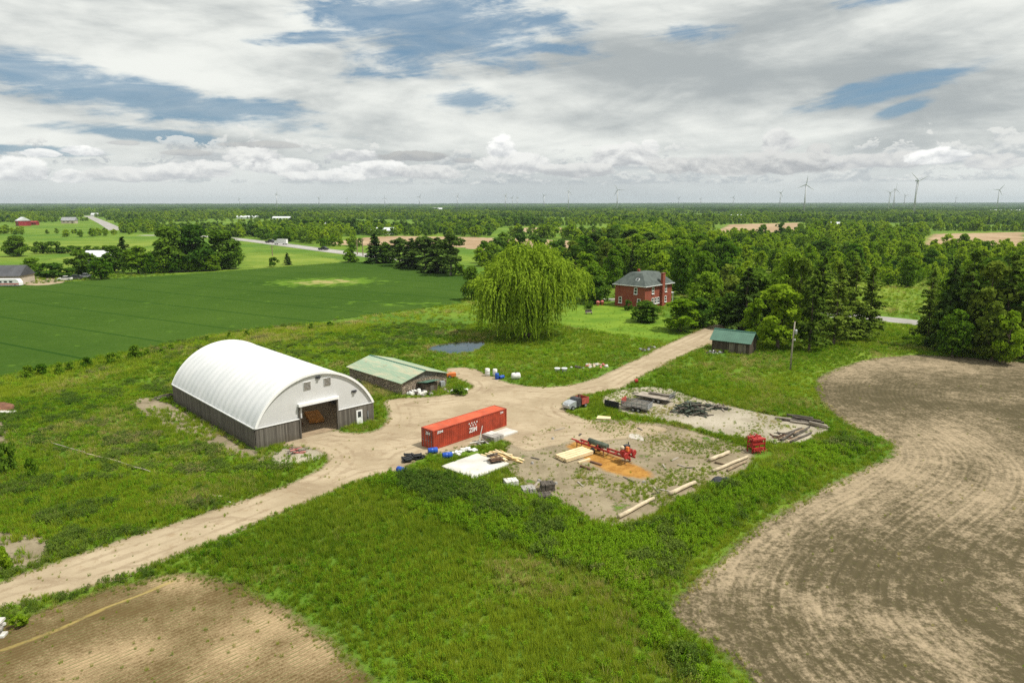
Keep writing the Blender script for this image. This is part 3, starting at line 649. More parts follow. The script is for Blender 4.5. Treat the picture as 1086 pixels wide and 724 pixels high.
# ---- the great willow
def willow(x, y, Hh):
    t = thing('willow_tree', 'huge yellow-green weeping willow beside the pond', 'willow tree', x, y)
    r = np.random.default_rng(5); C_, N_, U_ = [], [], []
    cl = []
    for k in range(46):
        q = (k + .5) / 46; a = k * 2.39996 + r.normal() * .25; e = math.acos(1 - q * .97)          # lobes spread over a dome
        rad = math.sin(e) * 10.6 * (1 + .10 * math.sin(2 * a + .8) + .10 * math.sin(5 * a + 2) + r.normal() * .10); z = 11.3 + math.cos(e) * 9.0 * r.uniform(.78, 1.10)
        cl.append((math.cos(a) * rad * 1.06 + (.8 if math.cos(a) > 0 else 0), math.sin(a) * rad * .85, z, r.uniform(1.5, 3.5), (2.2 + 3.8 * q) * r.uniform(.5, 1.5)))
    cl += [(-2.5, -1, 20.8, 2.6, 3.5), (1.5, 0, 21.2, 2.4, 3.0), (-6.5, 0, 18.6, 2.8, 4.5), (6.5, -1, 18.2, 2.8, 4), (9.8, 0, 15.2, 2.6, 3.5)]
    for x_, y_, z_, R_, L_ in [(-8.8, -2.5, 11.5, 2.6, 9), (-6.3, -5, 12.5, 2.8, 11), (-3.6, -6.2, 12.5, 2.8, 12), (-1.2, -6.8, 12, 2.6, 11.5), (1.4, -6.4, 12.5, 2.6, 12), (3.6, -6.6, 11.5, 2.4, 10.5), (-4.6, -3, 13.5, 3, 13), (.2, -3.5, 14, 3, 13), (2.8, -3, 13, 3, 12),
                               (5.8, -5.8, 11.8, 2.4, 7), (-7.5, 2, 12, 3, 10), (0, 4, 12, 3, 11), (4, 4, 12, 3, 9), (-4, 5, 12, 3, 11), (8.2, -4, 12.2, 2.4, 5), (-10.8, -.5, 11.2, 2.2, 8), (10.8, -2, 12.4, 2.2, 4)]: cl.append((x_, y_, z_, R_, L_))
    for cx, cy_, cz, R, L in cl:
        L *= r.uniform(.7, 1.25)
        for s in range(int(56 * (R / 2.6) ** 1.6)):
            d = r.normal(size=3); d[2] = abs(d[2]) * .95 - .1; d /= np.linalg.norm(d)
            p = np.array([cx, cy_, cz]) + d * np.array([R, R, R * .75]) * r.uniform(.55, 1.05)
            v = np.array([d[0], d[1], .35]) * .8 + np.array([cx, cy_, 0]) * .025 + r.normal(size=3) * .12; ln = 0; Lm = L * r.uniform(.4, 1.15)
            while ln < Lm and p[2] > .8 + r.random() * 1.5:
                v = v * .84 + np.array([0, 0, -.20]); v[:2] += r.normal(size=2) * .06; st = .5
                u = v / np.linalg.norm(v); q = p + u * st
                C_.append((p + q) / 2 + r.normal(size=3) * .12); U_.append(u + r.normal(size=3) * .16); N_.append(np.array([d[0], d[1], .45]) + r.normal(size=3) * .55); p = q; ln += st
    c = np.array(C_); U = nrm(np.array(U_)); N = np.array(N_); N = nrm(N - U * np.sum(N * U, 1, keepdims=True))
    keep = c[:, 2] > .5; c, U, N = c[keep], U[keep], N[keep]; n = len(c); sd2 = np.cross(N, U); hl = .40 * r.uniform(.8, 1.25, n)[:, None]; hw = .19 * r.uniform(.6, 1.4, n)[:, None]
    V = np.stack([c - U * hl, c + sd2 * hw, c + U * hl, c - sd2 * hw], 1).reshape(-1, 3); V *= np.array([.80, .88, Hh / 22.2])
    o = bpy.data.objects.new('crown', np_mesh('crown', V, np.arange(n * 4).reshape(n, 4), 'leaf_willow')); C.objects.link(o); o.parent = t
    mb = MB(); mb.tube([(0, 0, -.2), (0, 0, 2.5), (.3, .1, 4.5)], [1.0, .75, .7], 10)
    for i in range(9):
        a = i * .7 + .3; L = r.uniform(4, 8); d = Vector((math.cos(a), math.sin(a), 0)); p0 = Vector((.2, 0, 3.2 + .2 * i))
        mb.tube([p0, p0 + d * L * .45 + Vector((0, 0, 5)), p0 + d * L + Vector((0, 0, 9.5))], [.42, .28, .08], 6)
    mb.build('trunk', 'bark', t, True)
    return t
wx, wy = P(560, 357); willow(wx, wy, 21.5)
# ---- single trees that the photograph shows apart
SP = [
 ('bright', 722, 351, 318, 50, 'round bright green fruit tree in front of the brick house, right one of two'),
 ('dark', 685, 341, 320, 36, 'low dark green tree at the near corner of the brick house'),
 ('dark', 741, 347, 317, 34, 'dark spreading tree at the end of the dirt drive'),
 ('bright', 825, 370, 304, 62, 'bright green maple standing just behind the small green-roofed shed'),
 ('larch', 858, 372, 286, 34, 'tall thin conifer right of the maple behind the small shed'),
 ('larch', 884, 366, 280, 36, 'tall conifer with a bare lower trunk beside the utility pole'),
 ('larch', 902, 360, 276, 36, 'tall feathery conifer second from the road opening'),
 ('larch', 920, 358, 283, 30, 'slim conifer with a bare trunk left of the road opening'),
 ('larch', 868, 352, 272, 34, 'tall grey-green conifer in the clump left of the road opening'),
 ('olive', 845, 356, 276, 36, 'olive green tree rising above the maple by the small shed'),
 ('spruce', 790, 350, 284, 40, 'dark spruce standing over the end of the drive'),
 ('olive', 766, 330, 282, 34, 'olive tree right behind the brick house'),
 ('dark', 800, 340, 290, 44, 'dark round tree behind the small shed'),
 ('dark', 775, 346, 312, 40, 'low dark tree at the left end of the small shed'),
 ('broad', 836, 346, 270, 44, 'big green tree in the wood above the small shed'),
 ('larch', 982, 367, 285, 26, 'slim conifer at the right edge of the road opening'),
 ('spruce', 1003, 371, 276, 36, 'dark spruce right of the road opening'),
 ('larch', 1022, 374, 268, 40, 'tall conifer in the dark belt at the right of the tilled field'),
 ('olive', 1043, 376, 280, 46, 'broad olive tree standing in the dark belt behind the tilled field'),
 ('larch', 1062, 377, 270, 42, 'tall feathery conifer near the right end of the field belt'),
 ('larch', 1086, 380, 277, 50, 'wide conifer at the far right end of the field belt'),
 ('olive', 1052, 383, 322, 40, 'low olive tree at the foot of the right conifer belt'),
 ('broad', 1010, 378, 330, 34, 'low green tree below the dark spruce right of the road'),
 ('larch', 1108, 384, 275, 46, None),
 ('dark', 1030, 366, 300, 44, 'dark leafy tree inside the right conifer belt'),
 ('dark', 1078, 372, 306, 44, 'dark leafy tree at the right picture edge'),
 ('broad', 748, 338, 290, 36, 'mid green tree between the brick house and the end of the drive'),
 ('broad', 1000, 362, 296, 34, 'leafy tree among the conifers right of the road opening'),
 ('bright', 1066, 386, 330, 34, 'light green bushy tree at the foot of the field belt near the right edge'),
 ('bright', 800, 362, 318, 30, 'light green tree behind the right end of the small shed'),
 # left
 ('dark', 18, 272, 251, 27, 'lone dark round tree in the left hay meadow'),
 ('dark', 182, 288, 243, 44, 'largest dark tree of the row behind the green crop field, left one'),
 ('dark', 207, 287, 241, 46, 'big dark tree in the middle of the row behind the crop field'),
 ('dark', 238, 285, 246, 42, 'big dark tree at the right end of the row behind the crop field'),
 ('spruce', 133, 285, 251, 22, 'dark spire-topped spruce beside the white building'),
 ('dark', 122, 289, 262, 28, 'dark tree right of the white building'),
 ('broad', 147, 290, 262, 34, 'green tree at the left end of the row of small trees'),
 ('dark', 88, 291, 266, 32, 'dark tree left of the white building'),
 ('broad', 107, 296, 274, 26, 'round green tree behind the parked grey cars'),
 ('shrub', 32, 288, 274, 38, 'wide dark shrub right of the house at the left edge'),
 ('shrub_dark', 56, 294, 279, 34, 'dark shrub at the back of the house yard'),
 ('shrub_dark', 72, 294, 284, 24, 'dark bush beside the parked cars'),
 ('shrub', 372, 278, 264, 23, 'round green bush at the far tip of the crop field'),
 ('spruce', 305, 281, 268, 9, 'small dark spruce on the far edge of the crop field'),
 ('shrub', 291, 283, 273, 11, 'small round bush on the far edge of the crop field'),
 ('shrub', 341, 263, 253, 10, 'round bush by the highway left of the ploughed strip'),
 ('shrub', 374, 266, 259, 10, 'small bush by the highway right of the dark car'),
 # conifer belt in the middle
 ('spruce', 398, 279, 247, 22, 'tall dark spruce at the left end of the middle conifer belt'),
 ('dark', 411, 279, 258, 24, 'dark leafy tree beside the tall spruce of the middle belt'),
 ('pine', 424, 282, 254, 30, 'dark conifer in the middle belt, second conifer from its left end'),
 ('spruce', 437, 284, 253, 32, 'dark conifer in the middle belt, third conifer from its left end'),
 ('pine', 451, 286, 252, 34, 'dark conifer in the middle belt, fourth conifer from its left end'),
 ('spruce', 464, 289, 252, 34, 'dark conifer in the middle belt, fifth conifer from its left end'),
 ('pine', 478, 292, 249, 36, 'broad dark pine at the right end of the middle belt'),
 ('shrub', 488, 292, 281, 22, 'low bush between the conifer belt and the willow'),
 ('spruce', 536, 268, 250, 14, 'dark spruce top showing over the left of the willow'),
 ('spruce', 570, 270, 250, 14, 'dark spruce top showing over the middle of the willow'),
 ('spruce', 597, 275, 255, 16, 'dark spruce top showing over the right of the willow'),
 ('dark', 500, 318, 284, 24, 'dark bush-like tree at the left foot of the willow'),
 # behind the house
 ('broad', 628, 318, 282, 32, 'green tree between the willow and the brick house'),
 ('bright', 622, 300, 270, 28, 'pale green tree just right of the willow crown'),
 ('dark', 632, 322, 294, 30, 'dark tree at the left end of the brick house'),
 ('broad', 650, 305, 266, 26, 'pointed green tree behind the left end of the brick house'),
 ('pine', 632, 283, 246, 30, 'dark pine at the left end of the stand behind the house'),
 ('pine', 650, 281, 243, 32, 'dark pine in the stand behind the house, left of centre'),
 ('pine', 668, 281, 244, 32, 'dark pine in the middle of the stand behind the house'),
 ('pine', 686, 282, 247, 32, 'dark pine at the right end of the stand behind the house'),
 ('bright', 700, 304, 268, 30, 'bright tree above the roof of the brick house'),
 ('broad', 724, 312, 262, 34, 'large green tree right above the house chimney'),
 ('broad', 745, 318, 268, 34, 'large green tree right of the brick house'),
 ('shrub_dark', 625, 327, 319, 11, 'round dark clipped bush on the lawn left of the brick house'),
 ('shrub_dark', 666, 329, 318, 10, 'dark climbing bush against the brick house wall'),
 ('shrub_dark', 648, 392, 387, 10, None),
 ('shrub_bright', 4, 606, 580, 22, 'bright green bush at the left edge above the dirt track'),
 ('shrub_dark', 8, 502, 470, 20, 'dark upright bush at the left edge of the weedy field'),
 ('shrub', 34, 506, 486, 14, 'small dark bush in the weeds near the left edge'),
 ('shrub_dark', 488, 418, 410, 20, 'leafy weeds heap in front of the stone shed'),
 ('shrub_bright', 22, 664, 652, 20, 'leafy clump beside the dirt track at the lower left'),
]
for key, px, b, t_, wpx, lab in SP:
    if lab: tree_px(key, px, b, t_, wpx, lab)
n_single = len(SP)
# young saplings in a line between crop field and weeds
for px, b, t_ in [(143, 381, 366), (120, 386, 374), (92, 390, 379), (30, 401, 388), (43, 398, 386), (63, 397, 384), (75, 394, 384), (156, 378, 370), (182, 372, 365), (220, 362, 356), (243, 359, 352), (262, 356, 350), (330, 350, 343), (350, 347, 341), (172, 375, 368)]:
    tree_px('shrub', px, b, t_, (b - t_) * 1.1, 'small sapling in the rough strip along the near edge of the crop field', 'saplings along the crop field')
for i, px in enumerate([42, 50, 58, 66, 75, 84, 93, 102, 112, 121]):
    tree_px('shrub_dark' if i < 4 else 'shrub', px, 269 - i * .1, (256 if i < 3 else 260.5) + (i % 2), 14, 'dark bush in the hedge across the left hay meadow', 'hedge bushes in the left hay meadow')
# row of small trees along the crop field
for i, px in enumerate([160, 172, 186, 200, 214, 226]):
    tree_px('broad', px, 290.2 - i * .6, 269 + (i % 2) * 2, 18, 'small round tree in the even row along the far edge of the crop field', 'small trees in a row along the crop field')
# ---- woods
ROADP = [P(820, 333), P(880, 334), P(930, 337.5), P(985, 343.5), P(1060, 352), P(1150, 362)]
def dist_line(x, y, pts):
    d = np.full(x.shape, 1e9)
    for (ax, ay), (bx, by) in zip(pts, pts[1:]):
        ex, ey = bx - ax, by - ay; t = np.clip(((x - ax) * ex + (y - ay) * ey) / (ex * ex + ey * ey), 0, 1); d = np.minimum(d, np.hypot(x - ax - t * ex, y - ay - t * ey))
    return d
OPEN_PX = [[(-60, 300), (-60, 252), (60, 252), (170, 250), (255, 253), (330, 259), (385, 270), (500, 262), (500, 330), (-60, 330)],
           [(915, 352), (905, 326), (960, 316), (1000, 330), (1010, 356)]]
OPEN_PX += [[(755, 252), (850, 251), (842, 238), (788, 238)], [(975, 265), (1075, 264), (1066, 246), (998, 248)], [(485, 276), (646, 274), (646, 255), (485, 255)], [(520, 252), (650, 250), (650, 240), (535, 240)]]
OPENP = [[P(*q) for q in o] for o in OPEN_PX] + PLOUGH + HAY
WOOD = [P(*q) for q in [(600, 300), (612, 276), (640, 268), (645, 246), (900, 243), (1140, 243), (1230, 300), (1250, 368), (1110, 374), (1000, 362), (985, 334), (930, 329), (880, 346), (850, 350), (800, 335), (765, 322), (722, 304), (655, 298), (640, 312)]]
SCRUB = [P(*q) for q in [(785, 318), (772, 288), (720, 264), (700, 250), (700, 243), (1150, 243), (1190, 300), (1090, 322), (1000, 337), (930, 332), (850, 333)]]
def thin(x, y, rad):
    """keep points no closer than rad"""
    keep = []; grid = {}
    for i in range(len(x)):
        r_ = rad[i] if hasattr(rad, '__len__') else rad; g_ = 8.0; cxg, cyg = int(x[i] // g_), int(y[i] // g_); ok = True
        for a in (-1, 0, 1):
            for b in (-1, 0, 1):
                for j in grid.get((cxg + a, cyg + b), ()):
                    if (x[j] - x[i]) ** 2 + (y[j] - y[i]) ** 2 < r_ * r_: ok = False; break
                if not ok: break
            if not ok: break
        if ok: keep.append(i); grid.setdefault((cxg, cyg), []).append(i)
    return np.array(keep, int)
ys_ = 150 + (820 - 150) * np.sqrt(rng.random(30000)); xs_ = (rng.random(30000) * 1.06 - .02) * ys_ * .86
ok = sdist(xs_, ys_, WOOD) > 0
for o in OPENP: ok &= sdist(xs_, ys_, o) < -2
ok &= dist_line(xs_, ys_, ROADP) > 9
hx, hy = P(690, 318); ok &= np.hypot(xs_ - hx - 4, ys_ - hy - 6) > 13.5
ok &= ~((ys_ > 210) & (fbm(xs_, ys_, .013, 91, 3) > .54))
xs_, ys_ = xs_[ok], ys_[ok]; scr = sdist(xs_, ys_, SCRUB)
rad = np.where(scr > 0, 5.6, 5.2 + 1.5 * fbm(xs_, ys_, .02, 9)); k = thin(xs_, ys_, rad); xs_, ys_, scr = xs_[k], ys_[k], scr[k]
hts = 9.5 + 5 * fbm(xs_, ys_, .015, 4) + rng.normal(size=len(xs_)) * 1.7
hts = np.where(scr > 0, np.where(rng.random(len(xs_)) < .16, hts * .85, np.maximum(2.5, hts * rng.uniform(.3, .6, len(xs_)))), hts); hts *= np.clip((ys_ / 300) ** .05, .9, 1.1)
tn = fbm(xs_, ys_, .02, 15)
keys = []
for i in range(len(xs_)):
    u = random.random()
    if scr[i] > 0: keys.append('young' if u < .45 else 'bright' if u < .75 else 'broad' if u < .92 else 'dark')
    elif tn[i] > .60: keys.append('dark' if u < .22 else 'broad' if u < .6 else 'spruce' if u < .68 else 'bright' if u < .88 else 'olive')
    elif tn[i] > .50: keys.append('broad' if u < .35 else 'bright' if u < .82 else 'olive' if u < .9 else 'dark')
    else: keys.append('bright' if u < .72 else 'broad' if u < .75 else 'young' if u < .9 else 'olive')
order = np.argsort(-(hts / ys_)); NIND = 190
REGION = lambda x, y, sc: ('in the bright scrub beyond the road', 'scrub beyond the road') if sc > 0 else ('in the wood above the brick house', 'wood above the brick house') if x / y < .33 else ('in the wood beyond the small green-roofed shed', 'wood beyond the small shed') if x / y < .48 else ('in the wood on the right beyond the conifer belt', 'wood right of the road')
KLAB = {'broad': 'mid green leafy tree', 'bright': 'bright yellow-green leafy tree', 'dark': 'dark green leafy tree', 'olive': 'slim olive green tree', 'young': 'young light green tree', 'spruce': 'dark pointed spruce'}
rest = []
for n_, i in enumerate(order):
    x, y = xs_[i], ys_[i]
    if n_ < NIND and abs(x / y) < .82:
        r1, r2 = REGION(x, y, scr[i]); plant_tree(keys[i], x, y, hts[i], random.uniform(.85, 1.15), KLAB[keys[i]] + ' ' + r1, KLAB[keys[i]] + 's of the ' + r2)
    else: rest.append(i)
# ---- scattering through geometry nodes (only for what nobody could count)
def scatter(name, pts, scl, rot, idx, sources, label, cat, tint=None, dry=None):
    col = bpy.data.collections.new(name + '_kinds')
    for i, me in enumerate(sources): col.objects.link(bpy.data.objects.new('%s_kind_%02d' % (name, i), me))
    n = len(pts); me = bpy.data.meshes.new(name); me.vertices.add(n); me.vertices.foreach_set('co', np.ascontiguousarray(pts, np.float32).ravel())
    def at(nm, ty, a, key='value'): me.attributes.new(nm, ty, 'POINT').data.foreach_set(key, a)
    at('scl', 'FLOAT_VECTOR', np.ascontiguousarray(scl, np.float32).ravel(), 'vector'); at('rot', 'FLOAT_VECTOR', np.ascontiguousarray(rot, np.float32).ravel(), 'vector'); at('idx', 'INT', np.ascontiguousarray(idx, np.int32))
    at('tint', 'FLOAT', np.ascontiguousarray(tint if tint is not None else np.zeros(n), np.float32)); at('dry', 'FLOAT', np.ascontiguousarray(dry if dry is not None else np.zeros(n), np.float32))
    o = bpy.data.objects.new(name, me); C.objects.link(o); tag(o, label, cat, kind='stuff')
    nt = bpy.data.node_groups.new(name, 'GeometryNodeTree'); nt.interface.new_socket('Geometry', in_out='INPUT', socket_type='NodeSocketGeometry'); nt.interface.new_socket('Geometry', in_out='OUTPUT', socket_type='NodeSocketGeometry')
    N = nt.nodes.new; gi, go_ = N('NodeGroupInput'), N('NodeGroupOutput'); ip = N('GeometryNodeInstanceOnPoints'); ci = N('GeometryNodeCollectionInfo')
    ci.inputs['Collection'].default_value = col; ci.inputs['Separate Children'].default_value = True; ci.inputs['Reset Children'].default_value = True
    def na(nm, ty):
        q = N('GeometryNodeInputNamedAttribute'); q.data_type = ty; q.inputs['Name'].default_value = nm; return q.outputs['Attribute']
    L = nt.links.new; L(gi.outputs[0], ip.inputs['Points']); L(ci.outputs[0], ip.inputs['Instance']); ip.inputs['Pick Instance'].default_value = True
    L(na('idx', 'INT'), ip.inputs['Instance Index']); L(na('rot', 'FLOAT_VECTOR'), ip.inputs['Rotation']); L(na('scl', 'FLOAT_VECTOR'), ip.inputs['Scale']); L(ip.outputs[0], go_.inputs[0])
    md = o.modifiers.new('scatter', 'NODES'); md.node_group = nt; return o
FAR = [crown_round('far_crown', 201 + i, 'wood_far', 10, 4.6, .6, 22, 420, .85) for i in range(3)] + [crown_round('far_crown', 211 + i, 'leaf_bright', 10, 4.4, .6, 22, 420, .85) for i in range(2)] + [crown_round('far_crown', 221, 'wood_far_dark', 10, 4.6, .6, 22, 420, .85), crown_conifer('far_crown', 231, 'needle_dark', 12, 2.6, .5, 420, .9)]
def canopy(name, seed, mat):
    r = np.random.default_rng(seed); n = 420; a = r.random(n) * 6.283; q = np.sqrt(r.random(n)); x, y = np.cos(a) * q * 26, np.sin(a) * q * 26
    z = 7 + 5 * fbm(x + seed * 9, y, .12, seed) + r.normal(size=n) * 1.2 - 5.5 * q ** 6
    nor = nrm(r.normal(size=(n, 3)) * .7 + np.array([0, 0, .8])); V, Fq = leaf_quads(np.stack([x, y, z], 1), nor, 2.6 * r.uniform(.7, 1.3, n), 2.2, r); return np_mesh(name, V, Fq, mat)
FARC = [canopy('canopy', 301, 'wood_far'), canopy('canopy', 302, 'wood_far_dark'), canopy('canopy', 303, 'wood_far')]
# the rest of the right wood
i_ = np.array(rest); kk = {'broad': 0, 'bright': 3, 'dark': 5, 'olive': 1, 'young': 4, 'spruce': 6}
sc_ = np.stack([hts[i_] / 10 * rng.uniform(.85, 1.1, len(i_))] * 2 + [hts[i_] / 10], 1); rot0 = lambda n: np.stack([np.zeros(n), np.zeros(n), rng.random(n) * 6.283], 1)
scatter('woodland', np.stack([xs_[i_], ys_[i_], np.zeros(len(i_))], 1), sc_, rot0(len(i_)), np.array([kk[keys[j]] for j in i_]), FAR, 'green wood spreading back to the right behind the nearest trees', 'woodland')
# countryside between the near things and the horizon
def inwedge(n, y0, y1):
    y = np.sqrt(y0 * y0 + (y1 * y1 - y0 * y0) * rng.random(n)); return (rng.random(n) * 2 - 1) * y * .84, y
x, y = inwedge(60000, 300, 2400)
dens = fbm(x, y, .0032, 21, 3) * .55 + fbm(x, y, .011, 27, 3) * .45
keepm = (dens > .465) & ~((sdist(x, y, WOOD) > -3))
for o in OPENP: keepm &= sdist(x, y, o) < -3
keepm &= dist_line(x, y, HW) > 14; keepm &= dist_line(x, y, [P(92, 229), P(100, 232), P(112, 237.5), P(124, 244)]) > 14
pxs, pys = to_px(x, y); keepm &= ~((pxs < 130) & (pys < 247.5) & (pys > 236.5)) & ~((pxs > 240) & (pxs < 500) & (pys > 262))
keepm |= (dist_line(x, y, [P(-40, 249), P(60, 248), P(170, 246.5), P(260, 249), P(330, 252)]) < 12) & (rng.random(len(x)) < .6)
x, y, dens = x[keepm], y[keepm], dens[keepm]; k = thin(x, y, np.clip(y / 120, 5.0, 9.0)); x, y, dens = x[k], y[k], dens[k]
h = np.clip(.55 + (dens - .455) * 3.2, .45, 1.15) * rng.uniform(.8, 1.25, len(x)); tn = fbm(x, y, .008, 33, 3)
u = rng.random(len(x)); idx = np.where(tn > .58, np.where(u < .42, 5, np.where(u < .96, (u * 50).astype(int) % 3, 6)), np.where(tn > .49, np.where(u < .6, (u * 30).astype(int) % 3, 3), np.where(u < .6, 3 + (u * 100).astype(int) % 2, (u * 30).astype(int) % 3)))
scatter('far_woodland', np.stack([x, y, np.zeros(len(x))], 1), np.stack([h * 1.05, h * 1.05, h], 1), rot0(len(x)), idx, FAR, 'hedges and woods covering the middle distance', 'woodland')
n_far = len(x)
x, y = inwedge(30000, 2300, 13650); keepm = (fbm(x, y, .0016, 41, 3) > .40); x, y = x[keepm], y[keepm]; k = thin(x, y, 0.0) if False else np.arange(len(x))
zz = hill(x, y); sx = rng.uniform(.8, 1.5, len(x)) * np.clip(y / 4500, .8, 2.2); u = rng.random(len(x)); tn = fbm(x, y, .002, 43, 3)
scatter('horizon_woodland', np.stack([x, y, zz - 1], 1), np.stack([sx, sx, rng.uniform(.7, 1.35, len(x)) * np.clip(y / 6000, 1, 1.8)], 1), rot0(len(x)), np.where(tn > .44, 1, np.where(u < .5, 0, 1)), FARC, 'unbroken dark woods reaching to the horizon', 'woodland')
print('TREES', len(xs_), 'rest', len(rest), 'far', n_far, len(x))
# ---- grass and weeds on the ground
tintmat('grass_blade', (.125, .225, .013), (.330, .405, .030), (.50, .42, .16), .48)
tintmat('weed_leaf', (.075, .190, .010), (.235, .385, .020), (.36, .32, .10), .45)
tintmat('bush_leaf', (.065, .125, .020), (.165, .235, .036), (.26, .24, .10), .4)
def tuft(name, seed, nb, hgt, spread, wid, mat='grass_blade'):
    r = np.random.default_rng(seed); V, Fq = [], []
    for b in range(nb):
        a = r.random() * 6.283; rr = spread * math.sqrt(r.random()); x, y = math.cos(a) * rr, math.sin(a) * rr; h = hgt * r.uniform(.55, 1.15); lean = np.array([math.cos(a), math.sin(a)]) * r.uniform(.05, .5) * h + r.normal(size=2) * .06
        t = r.random() * 6.283; wv = np.array([math.cos(t), math.sin(t)]) * wid * .5
        for s, z, k in ((0, 0, 1.0), (.35, .6, .85), (1.0, 1.0, .22)):
            px_, py_ = x + lean[0] * s, y + lean[1] * s; V += [(px_ - wv[0] * k, py_ - wv[1] * k, h * z), (px_ + wv[0] * k, py_ + wv[1] * k, h * z)]
        q = b * 6; Fq += [(q, q + 1, q + 3, q + 2), (q + 2, q + 3, q + 5, q + 4)]
    return np_mesh(name, np.array(V), np.array(Fq), mat)
def weed(name, seed, n, R, H, leaf, mat):
    r = np.random.default_rng(seed); ns = 7; cs = np.stack([r.normal(size=ns) * R * .42, r.normal(size=ns) * R * .42, H * r.uniform(.35, .8, ns)], 1); k = r.integers(0, ns, n)
    d = nrm(r.normal(size=(n, 3)) + np.array([0, 0, .5])); c = cs[k] + d * np.array([R * .45, R * .45, H * .3]) * r.uniform(.5, 1.0, (n, 1)); c[:, 2] = np.clip(c[:, 2], .03, None)
    nor = nrm(d * .6 + r.normal(size=(n, 3)) * .5 + np.array([0, 0, .3])); V, Fq = leaf_quads(c, nor, leaf * r.uniform(.6, 1.3, n), leaf * .7, r); return np_mesh(name, V, Fq, mat)
TUF = [tuft('tuft', 401, 30, .62, .30, .045), tuft('tuft', 402, 34, .50, .34, .045), tuft('tuft', 403, 26, .75, .26, .04), weed('weed', 411, 120, .40, .60, .062, 'weed_leaf'), weed('weed', 412, 140, .46, .85, .066, 'weed_leaf'), weed('weed', 413, 170, .60, .85, .075, 'bush_leaf'), weed('weed', 414, 190, .65, 1.05, .075, 'bush_leaf')]
LUSH = W([(385, 512), (430, 503), (500, 507), (545, 520), (575, 530), (610, 545), (640, 564), (690, 560), (740, 524), (800, 503), (850, 485), (890, 466), (905, 460), (930, 474), (900, 492), (850, 515), (790, 550), (730, 600), (705, 630), (740, 690), (790, 735), (740, 735), (700, 680), (640, 610), (560, 590), (480, 560), (420, 535)])
BUSHY = W([(-60, 440), (60, 418), (160, 398), (240, 385), (330, 365), (420, 345), (490, 335), (500, 352), (440, 368), (370, 378), (250, 400), (170, 425), (140, 450), (200, 475), (260, 500), (200, 525), (120, 510), (60, 470), (-60, 480)])
DARKB = W([(398, 504), (440, 501), (500, 514), (540, 534), (560, 555), (520, 548), (450, 524), (405, 520)])
STRIP = W([(-60, 432), (0, 402), (60, 390), (130, 376), (200, 363), (240, 355), (330, 346), (400, 335), (450, 329), (500, 322), (500, 332), (400, 346), (330, 358), (240, 374), (170, 388), (100, 404), (40, 420)])
POLYS_OUT = [('drive', DRIVE), ('field', FIELD), ('seed', SEED), ('crop', CROP), ('pond', POND), ('saw', SAW)]
BLD = []
def clear(px, py, rx, ry): x, y = P(px, py); BLD.append([(x + rx * math.cos(a * .785), y + ry * math.sin(a * .785)) for a in range(8)])
# building and object footprints, filled by the object part
# ------------------------------------------------------------------ buildings and things
def ang(a, b): return math.atan2(b[1] - a[1], b[0] - a[0])
def loc2w(o, r, x, y): return (o[0] + x * math.cos(r) - y * math.sin(r), o[1] + x * math.sin(r) + y * math.cos(r))
def foot(o, r, x0, x1, y0, y1): BLD.append([loc2w(o, r, x0, y0), loc2w(o, r, x1, y0), loc2w(o, r, x1, y1), loc2w(o, r, x0, y1)])
boards('grey_boards', (.085, .075, .062), (.21, .19, .16), .20); boards('brown_boards', (.055, .042, .030), (.13, .10, .075), .22); boards('pale_boards', (.13, .11, .085), (.26, .22, .17), .25)
paint('white_paint', (.74, .74, .72), .5, .05, 1.0, dirt_amt=.12); paint('white_trim', (.78, .78, .77), .5, .04, .7, dirt_amt=.1)
paint('dark_metal', (.045, .045, .048), .6, .3); paint('black_plastic', (.022, .022, .024), .5, .3); paint('grey_metal', (.26, .27, .28), .5, .2, metal=.3); paint('rusty_steel', (.14, .075, .045), .8, .35, 2.5); paint('silver', (.42, .44, .45), .4, .12, metal=.4)
paint('rubber', (.02, .02, .02), .8, .2); paint('glass_dark', (.025, .032, .036), .08, .1, spec=.6, dirt_amt=.05)
paint('concrete', (.50, .48, .43), .9, .14, .5, dirt=(.32, .26, .17), dirt_amt=.5, bump=.01); paint('block_grey', (.30, .28, .25), .9, .25, 1.5, bump=.02); paint('stone_white', (.55, .53, .48), .9, .22, 1.5, bump=.02)
paint('red_paint', (.33, .026, .022), .5, .2, 1.5); paint('red_faded', (.36, .075, .055), .6, .25, 1.5); paint('blue_plastic', (.018, .075, .36), .35, .12, dirt_amt=.1); paint('orange_paint', (.62, .16, .035), .55, .15)
paint('log_wood', (.24, .18, .115), .9, .3, 2.0, bump=.02); paint('log_pale', (.46, .38, .26), .9, .2, 2.0, bump=.01); paint('log_dark', (.085, .072, .058), .95, .4, 2.0, bump=.02); paint('pole_green', (.075, .095, .07), .85, .5, .6, dirt=(.24, .25, .20)); paint('lumber', (.58, .41, .19), .8, .15, 1.2, dirt=(.30, .18, .07)); paint('lumber_pale', (.62, .49, .29), .8, .15, 1.2, dirt=(.33, .22, .10)); paint('lumber_orange', (.48, .21, .05), .8, .2, 1.2); paint('lumber_grey', (.30, .26, .21), .9, .25, 1.2)
paint('bag_white', (.62, .61, .57), .7, .15, 2.5); paint('tarp_black', (.02, .021, .026), .45, .3); paint('pink_plastic', (.5, .16, .14), .6, .2)
